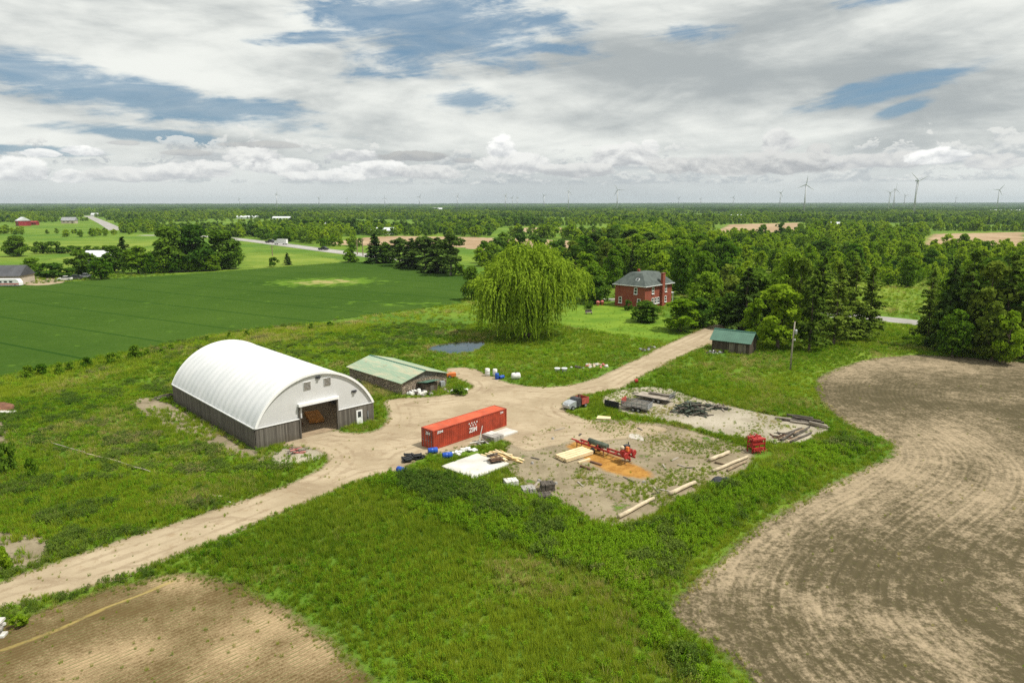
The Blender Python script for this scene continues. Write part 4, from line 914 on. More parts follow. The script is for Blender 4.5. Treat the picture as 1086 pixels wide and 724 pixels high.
# fabric of the big arched barn: vertical seams over the hoops, faint grime
m, g = newmat('barn_fabric'); o = g.obj(); x_, y_, z_ = g.xyz(o)
seam = ((y_ / 1.55).fract() - .5)._m('ABSOLUTE').step(.455, .5)
cc = g.mix(g.noise(o, .35, 4).step(.3, .7), (.66, .67, .67), (.73, .73, .725)); cc = g.mix(seam * .22, cc, (.60, .61, .62)); cc = g.mix((g.noise(g.vec(x_ * .9, y_ * 1.5, z_ * .15), 1.2, 5) - z_ * .04).step(.42, .66) * .34, cc, (.50, .48, .42))
d = g.bsdf(cc, .45, 0, .3, g.bump(((y_ / 1.55 * 6.283).sin() * .5) + g.noise(o, .8, 3) * .5, .05)); t = g.n('ShaderNodeBsdfTranslucent'); g.put(t.inputs[0], (.7, .7, .68)); mx = g.n('ShaderNodeMixShader'); mx.inputs[0].default_value = .12
m.node_tree.links.new(d.s, mx.inputs[1]); m.node_tree.links.new(t.outputs[0], mx.inputs[2]); g.out(X(m.node_tree, mx.outputs[0]))
paint('gable_fabric', (.54, .54, .53), .55, .04, .5, dirt_amt=.12); paint('barn_floor', (.27, .20, .125), .95, .2, 1.2)
# --- barn
A, B, Cc = P(271.8, 476.5), P(399.9, 447.3), P(179.6, 426.7)
BR = ang(A, B) + math.radians(3.5); BW, BL = math.hypot(B[0] - A[0], B[1] - A[1]), 29.6; wallh, apex = 2.72, 8.35
barn = thing('fabric_barn', 'large white arched fabric barn on weathered grey board walls with an open doorway', 'barn', A[0], A[1], BR)
foot(A, BR, -.5, BW + .5, -.2, BL + .5)
rise = apex - wallh; Rr = ((BW / 2) ** 2 + rise ** 2) / (2 * rise); zc_ = apex - Rr; th = math.asin(BW / 2 / Rr)
def arch(k, dr=0.0): a = -th + 2 * th * k; return (BW / 2 + (Rr + dr) * math.sin(a), zc_ + (Rr + dr) * math.cos(a))
NA, NL = 40, 38; mb = MB(); vs_ = []
for j in range(NL + 1):
    for i in range(NA + 1):
        sag = -.014 * math.sin(math.pi * ((j * BL / NL / 1.55) % 1.0)) * (1 if 0 < j < NL else 0); X_, Z_ = arch(i / NA, .10 + sag); vs_.append((X_, -.15 + (BL + .3) * j / NL, Z_))
mb.add(vs_, [(j * (NA + 1) + i, j * (NA + 1) + i + 1, (j + 1) * (NA + 1) + i + 1, (j + 1) * (NA + 1) + i) for j in range(NL) for i in range(NA)]); mb.build('roof_cover', 'barn_fabric', barn, True)
mb = MB()      # rolled hem along the front and the back arch
for y0, y1 in ((-.24, -.14), (BL + .14, BL + .24)):
    for y in (y0, y1): mb.add([(arch(i / NA, dr)[0], y, arch(i / NA, dr)[1]) for i in range(NA + 1) for dr in (-.16, .15)], [(2 * i, 2 * i + 2, 2 * i + 3, 2 * i + 1) for i in range(NA)])
    for dr in (-.16, .15): mb.add([(arch(i / NA, dr)[0], y, arch(i / NA, dr)[1]) for i in range(NA + 1) for y in (y0, y1)], [(2 * i, 2 * i + 2, 2 * i + 3, 2 * i + 1) for i in range(NA)])
mb.build('roof_hem', 'white_trim', barn)
ox0, ox1, oh = 6.05, 11.35, 4.35       # doorway
def gable(name, y, door, mat):
    mb = MB(); n = 60
    for i in range(n):
        x0, z0 = arch(i / n, -.02); x1, z1 = arch((i + 1) / n, -.02); b0 = b1 = wallh - .02
        if door and x0 > ox0 and x1 < ox1: b0 = b1 = oh
        mb.poly([(x0, y, b0), (x1, y, b1), (x1, y, max(z1, b1)), (x0, y, max(z0, b0))])
    return mb.build(name, mat, barn)
gable('gable_cover', .02, True, 'gable_fabric'); gable('gable_cover', BL - .02, False, 'gable_fabric')
def wallbox(name, x0, x1, y0, y1, z0=0.0, z1=wallh, mat='grey_boards'): return MB().box((x0 + x1) / 2, (y0 + y1) / 2, (z0 + z1) / 2, x1 - x0, y1 - y0, z1 - z0).build(name, mat, barn)
wallbox('side_wall', -.14, 0, 0, BL, -.1); wallbox('side_wall', BW, BW + .14, 0, BL, -.1); wallbox('front_wall', 0, ox0, -.12, 0, -.1); wallbox('front_wall', ox1, BW, -.12, 0, -.1); wallbox('back_wall', 0, BW, BL, BL + .12, -.1)
mb = MB(); mb.box(ox0 / 2 - .07, -.17, wallh, ox0 + .1, .08, .12); mb.box((ox1 + BW) / 2 + .07, -.17, wallh, BW - ox1 + .1, .08, .12); mb.box(-.18, BL / 2, wallh + .02, .08, BL, .14); mb.box(BW + .18, BL / 2, wallh + .02, .08, BL, .14); mb.build('wall_trim', 'white_trim', barn)
mb = MB(); mb.box(ox0 - .09, -.08, oh / 2, .2, .3, oh); mb.box(ox1 + .09, -.08, oh / 2, .2, .3, oh); mb.build('door_post', 'grey_boards', barn)
mb = MB(); mb.box((ox0 + ox1) / 2, -.22, oh + .18, ox1 - ox0 + .5, .5, .36); mb.build('door_header', 'white_trim', barn)
for cx, cz in [(7.3, 6.9), (10.2, 6.95)]:
    f_ = MB().box(cx, -.03, cz, 1.02, .08, 1.02).build('vent', 'white_trim', barn); q = MB()
    for k in range(6): q.box(cx, -.09, cz - .42 + k * .168, .94, .05, .10, rx=.5)
    q.build('louvre', paint('louvre_tan', (.13, .105, .07), .7), f_)
for cx, cz, w_ in [(8.9, 7.75, .7), (14.15, 4.85, .75)]: MB().box(cx, -.06, cz, w_, .14, .24).box(cx, -.2, cz - .08, w_ * .5, .2, .14).build('floodlight', 'dark_metal', barn)
dr_ = MB().box(14.75, -.15, 1.02, .95, .08, 2.05).build('side_door', 'white_paint', barn); MB().box(14.75, -.20, 1.45, .5, .04, .8).build('door_window', 'glass_dark', dr_); MB().box(15.1, -.22, .95, .05, .08, .05).build('handle', 'dark_metal', dr_)
MB().box(16.1, -.17, 1.2, .14, .1, .8).box(16.1, -.17, .35, .04, .06, .9).build('meter_box', 'grey_metal', barn)
mb = MB(); mb.box(BW / 2, BL / 2, .035, BW - .1, BL - .1, .05); mb.build('barn_slab', 'barn_floor', barn)
mb = MB()     # steel hoops inside
for j in range(1, 10):
    for i in range(16): a, b = arch(i / 16, -.14), arch((i + 1) / 16, -.14); mb.cyl((a[0], j * BL / 10, a[1]), (b[0], j * BL / 10, b[1]), .06, n=5, caps=False)
mb.build('hoop', 'grey_metal', barn)
def board_stack(name, label, cat, x, y, rz, L, n_w, n_h, bw, bh, mat, group=None, z=0.0, gap=.02, bearers=True):
    t = thing(name, label, cat, x, y, rz, group, z); r = random.Random(int(x * 100) & 0xffff)
    if bearers:
        for sx in (-.35, .35): MB().box(sx * L, 0, .05, .1, n_w * bw, .1).build('bearer', 'lumber_grey', t)
    for k in range(n_h):
        for i in range(n_w):
            MB().box(r.uniform(-.06, .06), (i - (n_w - 1) / 2) * (bw + gap), (.1 if bearers else 0) + (k + .5) * (bh + .008), L * r.uniform(.93, 1.0), bw, bh).build('board', mat, t)
    return t
lx, ly = loc2w(A, BR, 11.2, 6.2); board_stack('lumber_stack', 'orange stack of sawn lumber lying inside the open barn doorway', 'lumber', lx, ly, BR + 1.25, 4.6, 5, 2, .38, .25, 'lumber_orange', z=.06)
lx, ly = loc2w(A, BR, 8.2, 7.2); board_stack('lumber_stack', 'dark brown beams behind the orange lumber in the barn', 'lumber', lx, ly, BR + 1.5, 6.0, 3, 1, .4, .35, 'rusty_steel', z=.06)
lx, ly = loc2w(A, BR, 10.2, 12.5); board_stack('lumber_stack', 'grey boards stacked deep in the shadow of the barn', 'lumber', lx, ly, BR + 1.5, 5.0, 4, 3, .5, .3, 'lumber_grey', z=.06)
# --- corrugated green roofs
def rib_roof(name, u0, u1, e0, e1, r0, r1, parent, mat, pitch=.42, th_=.05):
    """sheet from eave line e0-e1 to ridge line r0-r1 with ribs"""
    e0, e1, r0, r1 = map(Vector, (e0, e1, r0, r1)); L = (e1 - e0).length; n = max(2, int(L / pitch)); nr_ = (e1 - e0).cross(r0 - e0).normalized(); nr_ = nr_ if nr_.z > 0 else -nr_; vs, prof = [], []
    for i in range(n):
        for f_, h_ in ((0, 0), (.72, 0), (.78, .045), (.94, .045)): prof.append(((i + f_) / n, h_))
    prof.append((1.0, 0))
    for t, h_ in prof: vs += [e0.lerp(e1, t) + nr_ * h_, r0.lerp(r1, t) + nr_ * h_]
    b = len(vs); vs += [Vector(v) - nr_ * (th_ + h_) for v, (t, h_) in zip(vs, [p_ for p_ in prof for _ in (0, 1)])]
    m_ = len(prof); fs = [(2 * i, 2 * i + 2, 2 * i + 3, 2 * i + 1) for i in range(m_ - 1)] + [(b + 2 * i, b + 2 * i + 1, b + 2 * i + 3, b + 2 * i + 2) for i in range(m_ - 1)] + [(2 * i, b + 2 * i, b + 2 * i + 2, 2 * i + 2) for i in range(m_ - 1)] + [(2 * i + 1, 2 * i + 3, b + 2 * i + 3, b + 2 * i + 1) for i in range(m_ - 1)] + [(0, 1, b + 1, b), (2 * m_ - 2, b + 2 * m_ - 2, b + 2 * m_ - 1, 2 * m_ - 1)]
    return MB().add(vs, fs).build(name, mat, parent)
m, g = newmat('green_roof_worn'); o = g.obj(); x_, y_, z_ = g.xyz(o)
a = g.noise(g.vec(x_ * .16, y_ * .7, z_ * .16), 1.3, 6, .62); b = g.noise(g.vec(x_ * .35, y_ * 2.6, 0.0), 1.0, 5)
wn = g.n('ShaderNodeTexWhiteNoise'); wn.noise_dimensions = '1D'; g.put(wn.inputs['W'], (y_ / .84)._m('FLOOR')); tone = X(m.node_tree, wn.outputs['Value'])
c_ = g.mix((tone * .5 + b * .5).step(.2, .8), (.215, .295, .20), (.31, .385, .27)); c_ = g.mix((a * .75 + b * .35 + (tone - .5) * .12).step(.50, .70) * .8, c_, (.41, .36, .24)); c_ = g.mix((g.noise(g.vec(x_ * .3, y_ * 1.2, 7.0), 1.6, 6, .65)).step(.60, .72) * .6, c_, (.20, .10, .045))
g.out(g.bsdf(c_, .55, .1, .35))
paint('green_roof', (.075, .155, .11), .45, .12, .5, dirt=(.10, .20, .15), dirt_amt=.4, spec=.4); paint('green_dark', (.035, .12, .085), .5, .15, .8)
# --- stone shed
m, g = newmat('rubble_stone'); o = g.obj(); v1 = g.n('ShaderNodeTexVoronoi'); g.put(v1.inputs['Vector'], g.scl(o, (1, 1, 1.5))); v1.inputs['Scale'].default_value = 2.6
sh = X(m.node_tree, v1.outputs['Color']); sx_, sy_, sz_ = g.xyz(sh); joint = g.vor(g.scl(o, (1, 1, 1.5)), 2.6, 'DISTANCE_TO_EDGE').step(.02, .10)
c_ = g.mix(sx_, (.20, .16, .115), (.45, .37, .27)); c_ = g.mix(sy_.step(.8, .95), c_, (.27, .20, .17)); c_ = g.mix(joint, (.11, .095, .075), c_); c_ = g.mix((g.noise(o, 1.0, 5, .7)).step(.55, .7) * .5, c_, (.10, .085, .06)); g.out(g.bsdf(c_, .95, 0, .1, g.bump(joint + sz_ * .5, .06)))
E1, E2, E3 = P(425.5, 407.3, 1.9), P(367.0, 389.2, 1.9), P(474.5, 395.3, 1.9)
SR = ang(E1, E2); L_ = math.hypot(E2[0] - E1[0], E2[1] - E1[1]); wv = (E3[0] - E1[0], E3[1] - E1[1]); Wd = -wv[0] * math.sin(SR) * -1 * -1 + wv[1] * math.cos(SR); Wd = wv[0] * -math.sin(SR) + wv[1] * math.cos(SR)
sgn = 1 if Wd > 0 else -1; Wd = abs(Wd); print('stone shed', L_, Wd, sgn, math.degrees(SR))
mid = ((E1[0] + E3[0]) / 2, (E1[1] + E3[1]) / 2); rz_ = Zat(mid[1], 392.3); print('ridge z', rz_)
shed = thing('stone_shed', 'long low rubble stone shed with a worn green metal roof', 'shed', E1[0], E1[1], SR); foot(E1, SR, -.3, L_ + .3, min(0, sgn * Wd), max(0, sgn * Wd))
def gabled(root, L, Wd, s, eave, ridge, wall, rooffn, ov=.45, gmat=None, wt=.35):
    Y = lambda y: s * y; i0, i1 = ov, L - ov; w0, w1 = ov, Wd - ov; sl_ = (ridge - eave) / (Wd / 2); ez = eave + sl_ * ov - .06
    for (x0, x1, y0, y1) in ((i0, i1, w0, w0 + wt), (i0, i1, w1 - wt, w1)): MB().box((x0 + x1) / 2, Y((y0 + y1) / 2), ez / 2 - .1, x1 - x0, abs(y1 - y0), ez + .2).build('side_wall', wall, root)
    for x0 in (i0, i1 - wt):
        yl, yr = w0 + wt, w1 - wt; MB().box(x0 + wt / 2, Y(Wd / 2), ez / 2 - .1, wt, yr - yl, ez + .2).build('end_wall', wall, root)
        tri = [(w0, ez), (w1, ez), (Wd / 2, ridge - .07)]; x1 = x0 + wt; MB().add([(x0, Y(y), z) for y, z in tri] + [(x1, Y(y), z) for y, z in tri], [(0, 1, 2), (3, 5, 4), (0, 3, 4, 1), (1, 4, 5, 2), (2, 5, 3, 0)]).build('gable', gmat or wall, root)
    for e in (0, Wd): rooffn(('roof'), (0, Y(e), eave), (L, Y(e), eave), (0, Y(Wd / 2), ridge), (L, Y(Wd / 2), ridge))
    MB().add([(0, Y(Wd / 2 - .22), ridge - .01), (L, Y(Wd / 2 - .22), ridge - .01), (L, Y(Wd / 2), ridge + .1), (0, Y(Wd / 2), ridge + .1), (0, Y(Wd / 2 + .22), ridge - .01), (L, Y(Wd / 2 + .22), ridge - .01)], [(0, 1, 2, 3), (3, 2, 5, 4)]).build('ridge_cap', 'green_dark', root)
def swap_roof(mat, pitch):
    def f(nm, e0, e1, r0, r1): return rib_roof(nm, 0, 1, e0, e1, r0, r1, CUR, mat, pitch)
    return f
# the worn roof material reads boards along local y: use x for stripes by a rotated object
CUR = shed
m2 = MATS['green_roof_worn']
for n_ in m2.node_tree.nodes:
    pass
gabled(shed, L_, Wd, sgn, 1.95, rz_, 'rubble_stone', swap_roof('green_roof_worn', .5), .4, 'grey_boards', .4)
def hut_local(x, y): return (x, sgn * y)
# small green-roofed lean-to against the gable
hut = MB().box(-.75, sgn * Wd * .47, .75, 2.2, 2.3, 1.55).build('lean_to', 'brown_boards', shed); q = MB(); q.box(-.95, sgn * Wd * .47, 1.72, 2.7, 2.8, .08, ry=.20); q.build('roof', 'green_roof', hut)
MB().box(-1.9, sgn * Wd * .47, .65, .05, .8, 1.1).build('door', 'grey_boards', hut)
foot(E1, SR, -2.0, 0, min(sgn * Wd * .3, sgn * Wd * .6), max(sgn * Wd * .3, sgn * Wd * .6))
# --- small shed by the trees
e1, e2 = P(796.5, 365.2, 2.35), P(752.3, 360.0, 2.35); r1_ = ang(e1, e2); L2 = math.hypot(e2[0] - e1[0], e2[1] - e1[1]); print('small shed', L2, math.degrees(r1_))
ss = thing('plank_shed', 'small dark plank shed with a plain green metal roof by the trees', 'shed', e1[0], e1[1], r1_); CUR = ss; foot(e1, r1_, 0, L2, -5.6, 0); gabled(ss, L2, 5.6, -1, 2.35, 4.35, 'brown_boards', swap_roof('green_roof', .45), .45, 'brown_boards', .15)
for x0, w_ in ((1.9, 1.6), (4.0, 1.2)): MB().box(x0, -.42, 1.05, w_, .05, 1.9).build('door', 'pale_boards', ss)
# --- brick house
m, g = newmat('red_brick'); o = g.obj(); x_, y_, z_ = g.xyz(o); br = g.n('ShaderNodeTexBrick'); g.put(br.inputs['Vector'], g.vec(x_ + y_, z_, 0.0)); br.inputs['Scale'].default_value = 1.0; br.inputs['Brick Width'].default_value = .24; br.inputs['Row Height'].default_value = .08; br.inputs['Mortar Size'].default_value = .008
br.inputs['Color1'].default_value = (.235, .045, .028, 1); br.inputs['Color2'].default_value = (.31, .068, .038, 1); br.inputs['Mortar'].default_value = (.24, .14, .10, 1)
c_ = g.mix(g.noise(o, .5, 5).step(.45, .7) * .4, X(m.node_tree, br.outputs['Color']), (.17, .035, .026)); g.out(g.bsdf(c_, .9, 0, .15))
m, g = newmat('shingles'); o = g.obj(); x_, y_, z_ = g.xyz(o); cc = g.mix((g.noise(o, .6, 5) + (g.noise(o, 6, 3) - .5) * .5).step(.3, .7), (.062, .075, .068), (.10, .118, .105)); cc = g.mix(((z_ / .16).fract()).step(.12, .0) * .4, cc, (.05, .06, .05)); g.out(g.bsdf(cc, .85, 0, .2))
Hc = P(683.4, 327.5); HR = ang(P(683.4, 327.5), P(719.5, 320.5)); hw_, hd_, he = 14.8, 10.6, 6.5
house = thing('brick_house', 'two-storey red brick farmhouse with a grey-green hipped roof among the trees', 'house', Hc[0], Hc[1], HR); foot(Hc, HR, 0, hw_, 0, hd_)
t_ = .3; MB().box(hw_ / 2, t_ / 2, he / 2 - .1, hw_, t_, he + .2).build('front_wall', 'red_brick', house); MB().box(hw_ / 2, hd_ - t_ / 2, he / 2 - .1, hw_, t_, he + .2).build('back_wall', 'red_brick', house); MB().box(t_ / 2, hd_ / 2, he / 2 - .1, t_, hd_ - 2 * t_, he + .2).build('side_wall', 'red_brick', house); MB().box(hw_ - t_ / 2, hd_ / 2, he / 2 - .1, t_, hd_ - 2 * t_, he + .2).build('side_wall', 'red_brick', house)
ov, ins, tz = .55, 3.0, he + 3.5
q = [(-ov, -ov), (hw_ + ov, -ov), (hw_ + ov, hd_ + ov), (-ov, hd_ + ov)]; w2 = [(ins, ins), (hw_ - ins, ins), (hw_ - ins, hd_ - ins), (ins, hd_ - ins)]
roof = MB().add([(x, y, he - .12) for x, y in q] + [(x, y, he + .08) for x, y in q] + [(x, y, tz) for x, y in w2], [(3, 2, 1, 0), (0, 1, 5, 4), (1, 2, 6, 5), (2, 3, 7, 6), (3, 0, 4, 7), (4, 5, 9, 8), (5, 6, 10, 9), (6, 7, 11, 10), (7, 4, 8, 11), (8, 9, 10, 11)]).build('roof', 'shingles', house)
MB().box(-.62, hd_ / 2, he - .02, .12, hd_ + 1.3, .16).box(hw_ / 2, -.62, he - .02, hw_ + 1.3, .12, .16).build('gutter', 'white_trim', house)
ch = MB().box(8.9, -.42, 4.9, 1.25, .8, 9.8).box(8.9, -.42, 9.9, 1.4, .95, .2).build('chimney', 'red_brick', house); MB().box(hw_ * .5, hd_ - ins - .3, tz + .3, .7, .7, .9).build('chimney', 'red_brick', house)
sk = MB().box(1.15, 3.4, he + 1.75, .9, 1.1, .10, ry=-.80).build('skylight', 'white_trim', roof); MB().box(1.10, 3.4, he + 1.82, .62, .82, .06, ry=-.80).build('pane', 'glass_dark', sk)
def window(root, c, nrm_axis, w_, h_, wall_off, name='window'):
    """frame standing proud of the wall with a dark pane and a sill; nrm_axis 'y' faces -y, 'x' faces -x"""
    x, y, z = c; mb = MB(); fr = .09
    bx = (lambda mb, du, dz, lu, lz, p, t: mb.box(x + du, y - p, z + dz, lu, t, lz)) if nrm_axis == 'y' else (lambda mb, du, dz, lu, lz, p, t: mb.box(x - p, y + du, z + dz, t, lu, lz))
    for s in (-1, 1): bx(mb, s * (w_ / 2 - fr / 2), 0, fr * 1.7, h_, .04, .12)
    for s in (-1, 0, 1): bx(mb, 0, s * (h_ / 2 - fr / 2), w_ - 2 * fr, fr * 1.5, .04, .12)
    o = mb.build(name, 'white_trim', root); p = MB(); bx(p, 0, 0, w_ - .12, h_ - .12, .012, .03); p.build('pane', 'glass_dark', o); s_ = MB(); bx(s_, 0, -h_ / 2 - .06, w_ + .3, .12, .10, .26); s_.build('sill', 'white_trim', o); return o
for c in [(4.2, 0, 5.0), (11.3, 0, 5.0)]: window(house, c, 'y', 1.1, 1.9, 0)
for c in [(4.2, 0, 1.9), (5.8, 0, 1.9), (7.2, 0, 1.9), (11.3, 0, 1.9)]: window(house, c, 'y', 1.05, 1.8, 0)
for c in [(0, 3.2, 5.0), (0, 8.0, 5.0)][:1]: window(house, c, 'x', 1.1, 1.9, 0)
for c in [(0, 2.0, 1.8), (0, 8.6, 1.9)]: window(house, c, 'x', 1.1, 1.9, 0)
po = MB().box(hw_ + 1.5, 3.0, 3.2, 3.0, 4.0, .2).build('porch_roof', 'white_trim', house)
for x, y in ((hw_ + 2.8, 1.2), (hw_ + 2.8, 4.8)): MB().cyl((x, y, 0), (x, y, 3.1), .1).build('post', 'white_trim', po)
MB().box(hw_ + .5, 1.2, 4.6, 1.0, 1.0, 2.2).build('bay', 'white_paint', house)
# --- utility pole
px_, py_ = P(838, 394); pole = thing('utility_pole', 'grey wooden utility pole at the edge of the grass by the tilled field', 'pole', px_, py_); MB().tube([(0, 0, -.2), (0, 0, 5), (.12, 0, 9.3)], [.17, .14, .11], 10).build('pole', 'lumber_grey', pole, True)
MB().lathe([(.2, 0), (.24, .05), (.24, .75), (.2, .85)], 12, Matrix.Translation((.40, -.1, 7.0))).build('transformer', 'silver', pole, True); MB().cyl((0, 0, 6.0), (.35, -.1, 6.0), .05).cyl((.35, -.1, 5.85), (.35, -.1, 6.15), .09).build('insulator', 'white_paint', pole)
# --- red container
paint('worn_white', (.66, .63, .60), .6, .1, 3.0, dirt=(.36, .12, .09), dirt_amt=.6)
def text_mesh(txt, size, bold=.0):
    cu = bpy.data.curves.new('lettering', 'FONT'); cu.body = txt; cu.size = size; cu.align_x = 'CENTER'; cu.align_y = 'CENTER'; cu.extrude = .004; cu.offset = bold
    o = bpy.data.objects.new('lettering', cu); C.objects.link(o); bpy.context.view_layer.update(); me = bpy.data.meshes.new_from_object(o.evaluated_get(bpy.context.evaluated_depsgraph_get())); bpy.data.objects.remove(o); return me
def put_text(txt, size, parent, M, bold=.0, mat='white_paint', name='lettering'):
    me = text_mesh(txt, size, bold); me.transform(M); me.materials.clear(); me.materials.append(MATS[mat]); o = bpy.data.objects.new(name, me); C.objects.link(o); o.parent = parent; return o
paint('container_red', (.31, .042, .018), .6, .25, .9, dirt=(.15, .050, .028), dirt_amt=.75, spec=.35); paint('container_top', (.48, .085, .035), .65, .22, .6, dirt=(.36, .14, .085), dirt_amt=.8)  # roof red set lighter than the sides, sunlit tone put into its colour
K0, K1 = P(460, 477.3), P(537.3, 451.3); KR = ang(K0, K1); KL, KW, KH = 13.2, 2.35, 2.5
con = thing('shipping_container', 'long red steel shipping container with white lettering standing on the dirt yard', 'container', K0[0], K0[1], KR); foot(K0, KR, -.2, KL + .1, 0, KW)
def corr(a, b, z0, z1, n, depth, out):
    a, b, out = Vector(a), Vector(b), Vector(out); vs = []
    for i in range(n):
        for f_, d_ in ((0, 0), (.30, 0), (.5, depth), (.8, depth)): p = a.lerp(b, (i + f_) / n) - out * d_; vs += [(p.x, p.y, z0), (p.x, p.y, z1)]
    vs += [(b.x, b.y, z0), (b.x, b.y, z1)]; m_ = len(vs) // 2
    return vs, [(2 * i, 2 * i + 2, 2 * i + 3, 2 * i + 1) for i in range(m_ - 1)]
mb = MB(); mb.add(*corr((.12, .03, 0), (KL - .12, .03, 0), .2, KH - .1, 40, .04, (0, -1, 0))); mb.build('side_panel', 'container_red', con)
mb = MB(); mb.add(*corr((KL - .12, KW - .03, 0), (.12, KW - .03, 0), .2, KH - .1, 40, .04, (0, 1, 0))); mb.build('side_panel', 'container_red', con)
mb = MB(); mb.add(*corr((KL - .03, .12, 0), (KL - .03, KW - .12, 0), .2, KH - .1, 8, .04, (1, 0, 0))); mb.build('end_panel', 'container_red', con)
mb = MB()
for x in (.07, KL - .07):
    for y in (.07, KW - .07): mb.box(x, y, KH / 2, .14, .14, KH)
for y in (.06, KW - .06):
    mb.box(KL / 2, y, .12, KL - .28, .11, .17); mb.box(KL / 2, y, KH - .06, KL - .28, .11, .11)
for x in (.06, KL - .06): mb.box(x, KW / 2, .12, .11, KW - .28, .17); mb.box(x, KW / 2, KH - .06, .11, KW - .28, .11)
mb.build('frame', 'container_red', con)
mb = MB(); vs_ = []
for i in range(45):
    for f_, d_ in ((0, 0), (.3, 0), (.5, -.02), (.8, -.02)): vs_ += [(.1 + (KL - .2) * (i + f_) / 45, .1, KH - .02 + d_), (.1 + (KL - .2) * (i + f_) / 45, KW - .1, KH - .02 + d_)]
mb.add(vs_, [(2 * i, 2 * i + 2, 2 * i + 3, 2 * i + 1) for i in range(len(vs_) // 2 - 1)]); mb.build('roof', 'container_top', con)
for k in (0, 1):
    y0 = .14 + k * (KW - .28) / 2; yc = y0 + (KW - .28) / 4; d_ = MB().box(.035, yc, KH / 2 + .05, .05, (KW - .3) / 2, KH - .35).build('door', 'container_red', con)
    for dy in (-.28, .28): MB().cyl((-.02, yc + dy, .22), (-.02, yc + dy, KH - .12), .025, n=6).box(-.03, yc + dy, 1.0, .04, .3, .05).build('lock_rod', 'grey_metal', d_)
RX = Matrix.Rotation(math.pi / 2, 4, 'X')
put_text('ZIM', .86, con, Matrix.Translation((KL * .515, -.008, 1.02)) @ RX, .03, 'worn_white')
for row, n_, z_ in ((0, 4, 1.98), (1, 3, 1.66)):
    for i in range(n_):
        pts = []
        for k in range(10): a = math.pi / 2 + k * math.pi / 5; r_ = .17 if k % 2 == 0 else .075; pts.append((math.cos(a) * r_, math.sin(a) * r_))
        cx = KL * .515 + (i - (n_ - 1) / 2) * .46; st = MB().add([(cx + x, -.010, z_ + y) for x, y in pts], [tuple(range(10))]).build('star', 'worn_white', con)
put_text('ZIM', .42, con, Matrix.Translation((1.1, -.008, 2.12)) @ RX @ Matrix.Scale(1.4, 4, (1, 0, 0)), .01)
put_text('ZIM', .36, con, Matrix.Translation((KL - 1.0, -.008, 2.12)) @ RX, .005)
put_text('ZIM', .5, con, Matrix.Translation((-.012, KW * .45, 1.95)) @ Matrix.Rotation(-math.pi / 2, 4, 'Z') @ RX, .02)
# --- barrels
def barrel(x, y, label, mat, lying=None, s=1.0, group=None, name='barrel', cat='barrel'):
    t = thing(name, label, cat, x, y, lying or 0.0, group); prof = [(.26, 0), (.285, .03), (.285, .28), (.30, .30), (.285, .32), (.285, .57), (.30, .59), (.285, .61), (.285, .86), (.26, .89)]
    M = Matrix.Scale(s, 4)
    if lying is not None: M = Matrix.Translation((-.45 * s, 0, .29 * s)) @ Matrix.Rotation(math.pi / 2, 4, 'Y') @ M
    MB().lathe(prof, 14, M).build('drum', mat, t, True); MB().lathe([(.25, .89), (.25, .905)], 12, M).lathe([(.04, .9), (.04, .94)], 6, M @ Matrix.Translation((.14, 0, 0))).build('lid', mat, t); return t
x, y = P(459, 480.5); barrel(x, y, 'blue plastic barrel lying at the near corner of the red container', 'blue_plastic', .35, 1.3)
x, y = P(474.5, 485.5); barrel(x, y, 'blue plastic barrel lying between the container and the concrete slab', 'blue_plastic', .3, 1.3)
x, y = P(426, 501.5); barrel(x, y, 'blue plastic barrel lying alone at the edge of the dirt track', 'blue_plastic', -.6, 1.3)
x, y = P(517, 398.5); barrel(x, y, 'white plastic drum by the pond bank, left one of two', 'bag_white', None, 1.5)
x, y = P(525, 398.5); barrel(x, y, 'white plastic drum by the pond bank, right one beside the blue one', 'bag_white', None, 1.4)
x, y = P(527, 402); barrel(x, y, 'blue plastic drum standing by the two white drums at the pond bank', 'blue_plastic', None, 1.2)
x, y = P(532, 401.5); barrel(x, y, 'blue plastic drum lying in the grass right of the white drums', 'blue_plastic', .8, 1.1)
x, y = P(547, 402); t = thing('water_tank', 'white plastic tank lying in the grass at the bend of the drive', 'tank', x, y, .2); MB().lathe([(.3, 0), (.55, .12), (.6, .4), (.6, 1.2), (.55, 1.5), (.3, 1.62)], 16, Matrix.Translation((-.8, 0, .6)) @ Matrix.Rotation(math.pi / 2, 4, 'Y')).build('tank', 'bag_white', t, True); MB().cyl((0, 0, 1.15), (0, 0, 1.3), .18).build('cap', 'black_plastic', t)
for px0, lb in ((591, 'left'), (598.5, 'right')):
    x, y = P(px0, 395); t = thing('pail', 'pale plastic pail in the grass above the drive, %s one of the two' % lb, 'pail', x, y); MB().lathe([(.38, 0), (.5, .75), (.53, .8)], 14).build('bucket', 'bag_white', t, True); MB().lathe([(.55, .8), (.55, .86), (.2, .9)], 14).build('lid', 'white_paint', t)
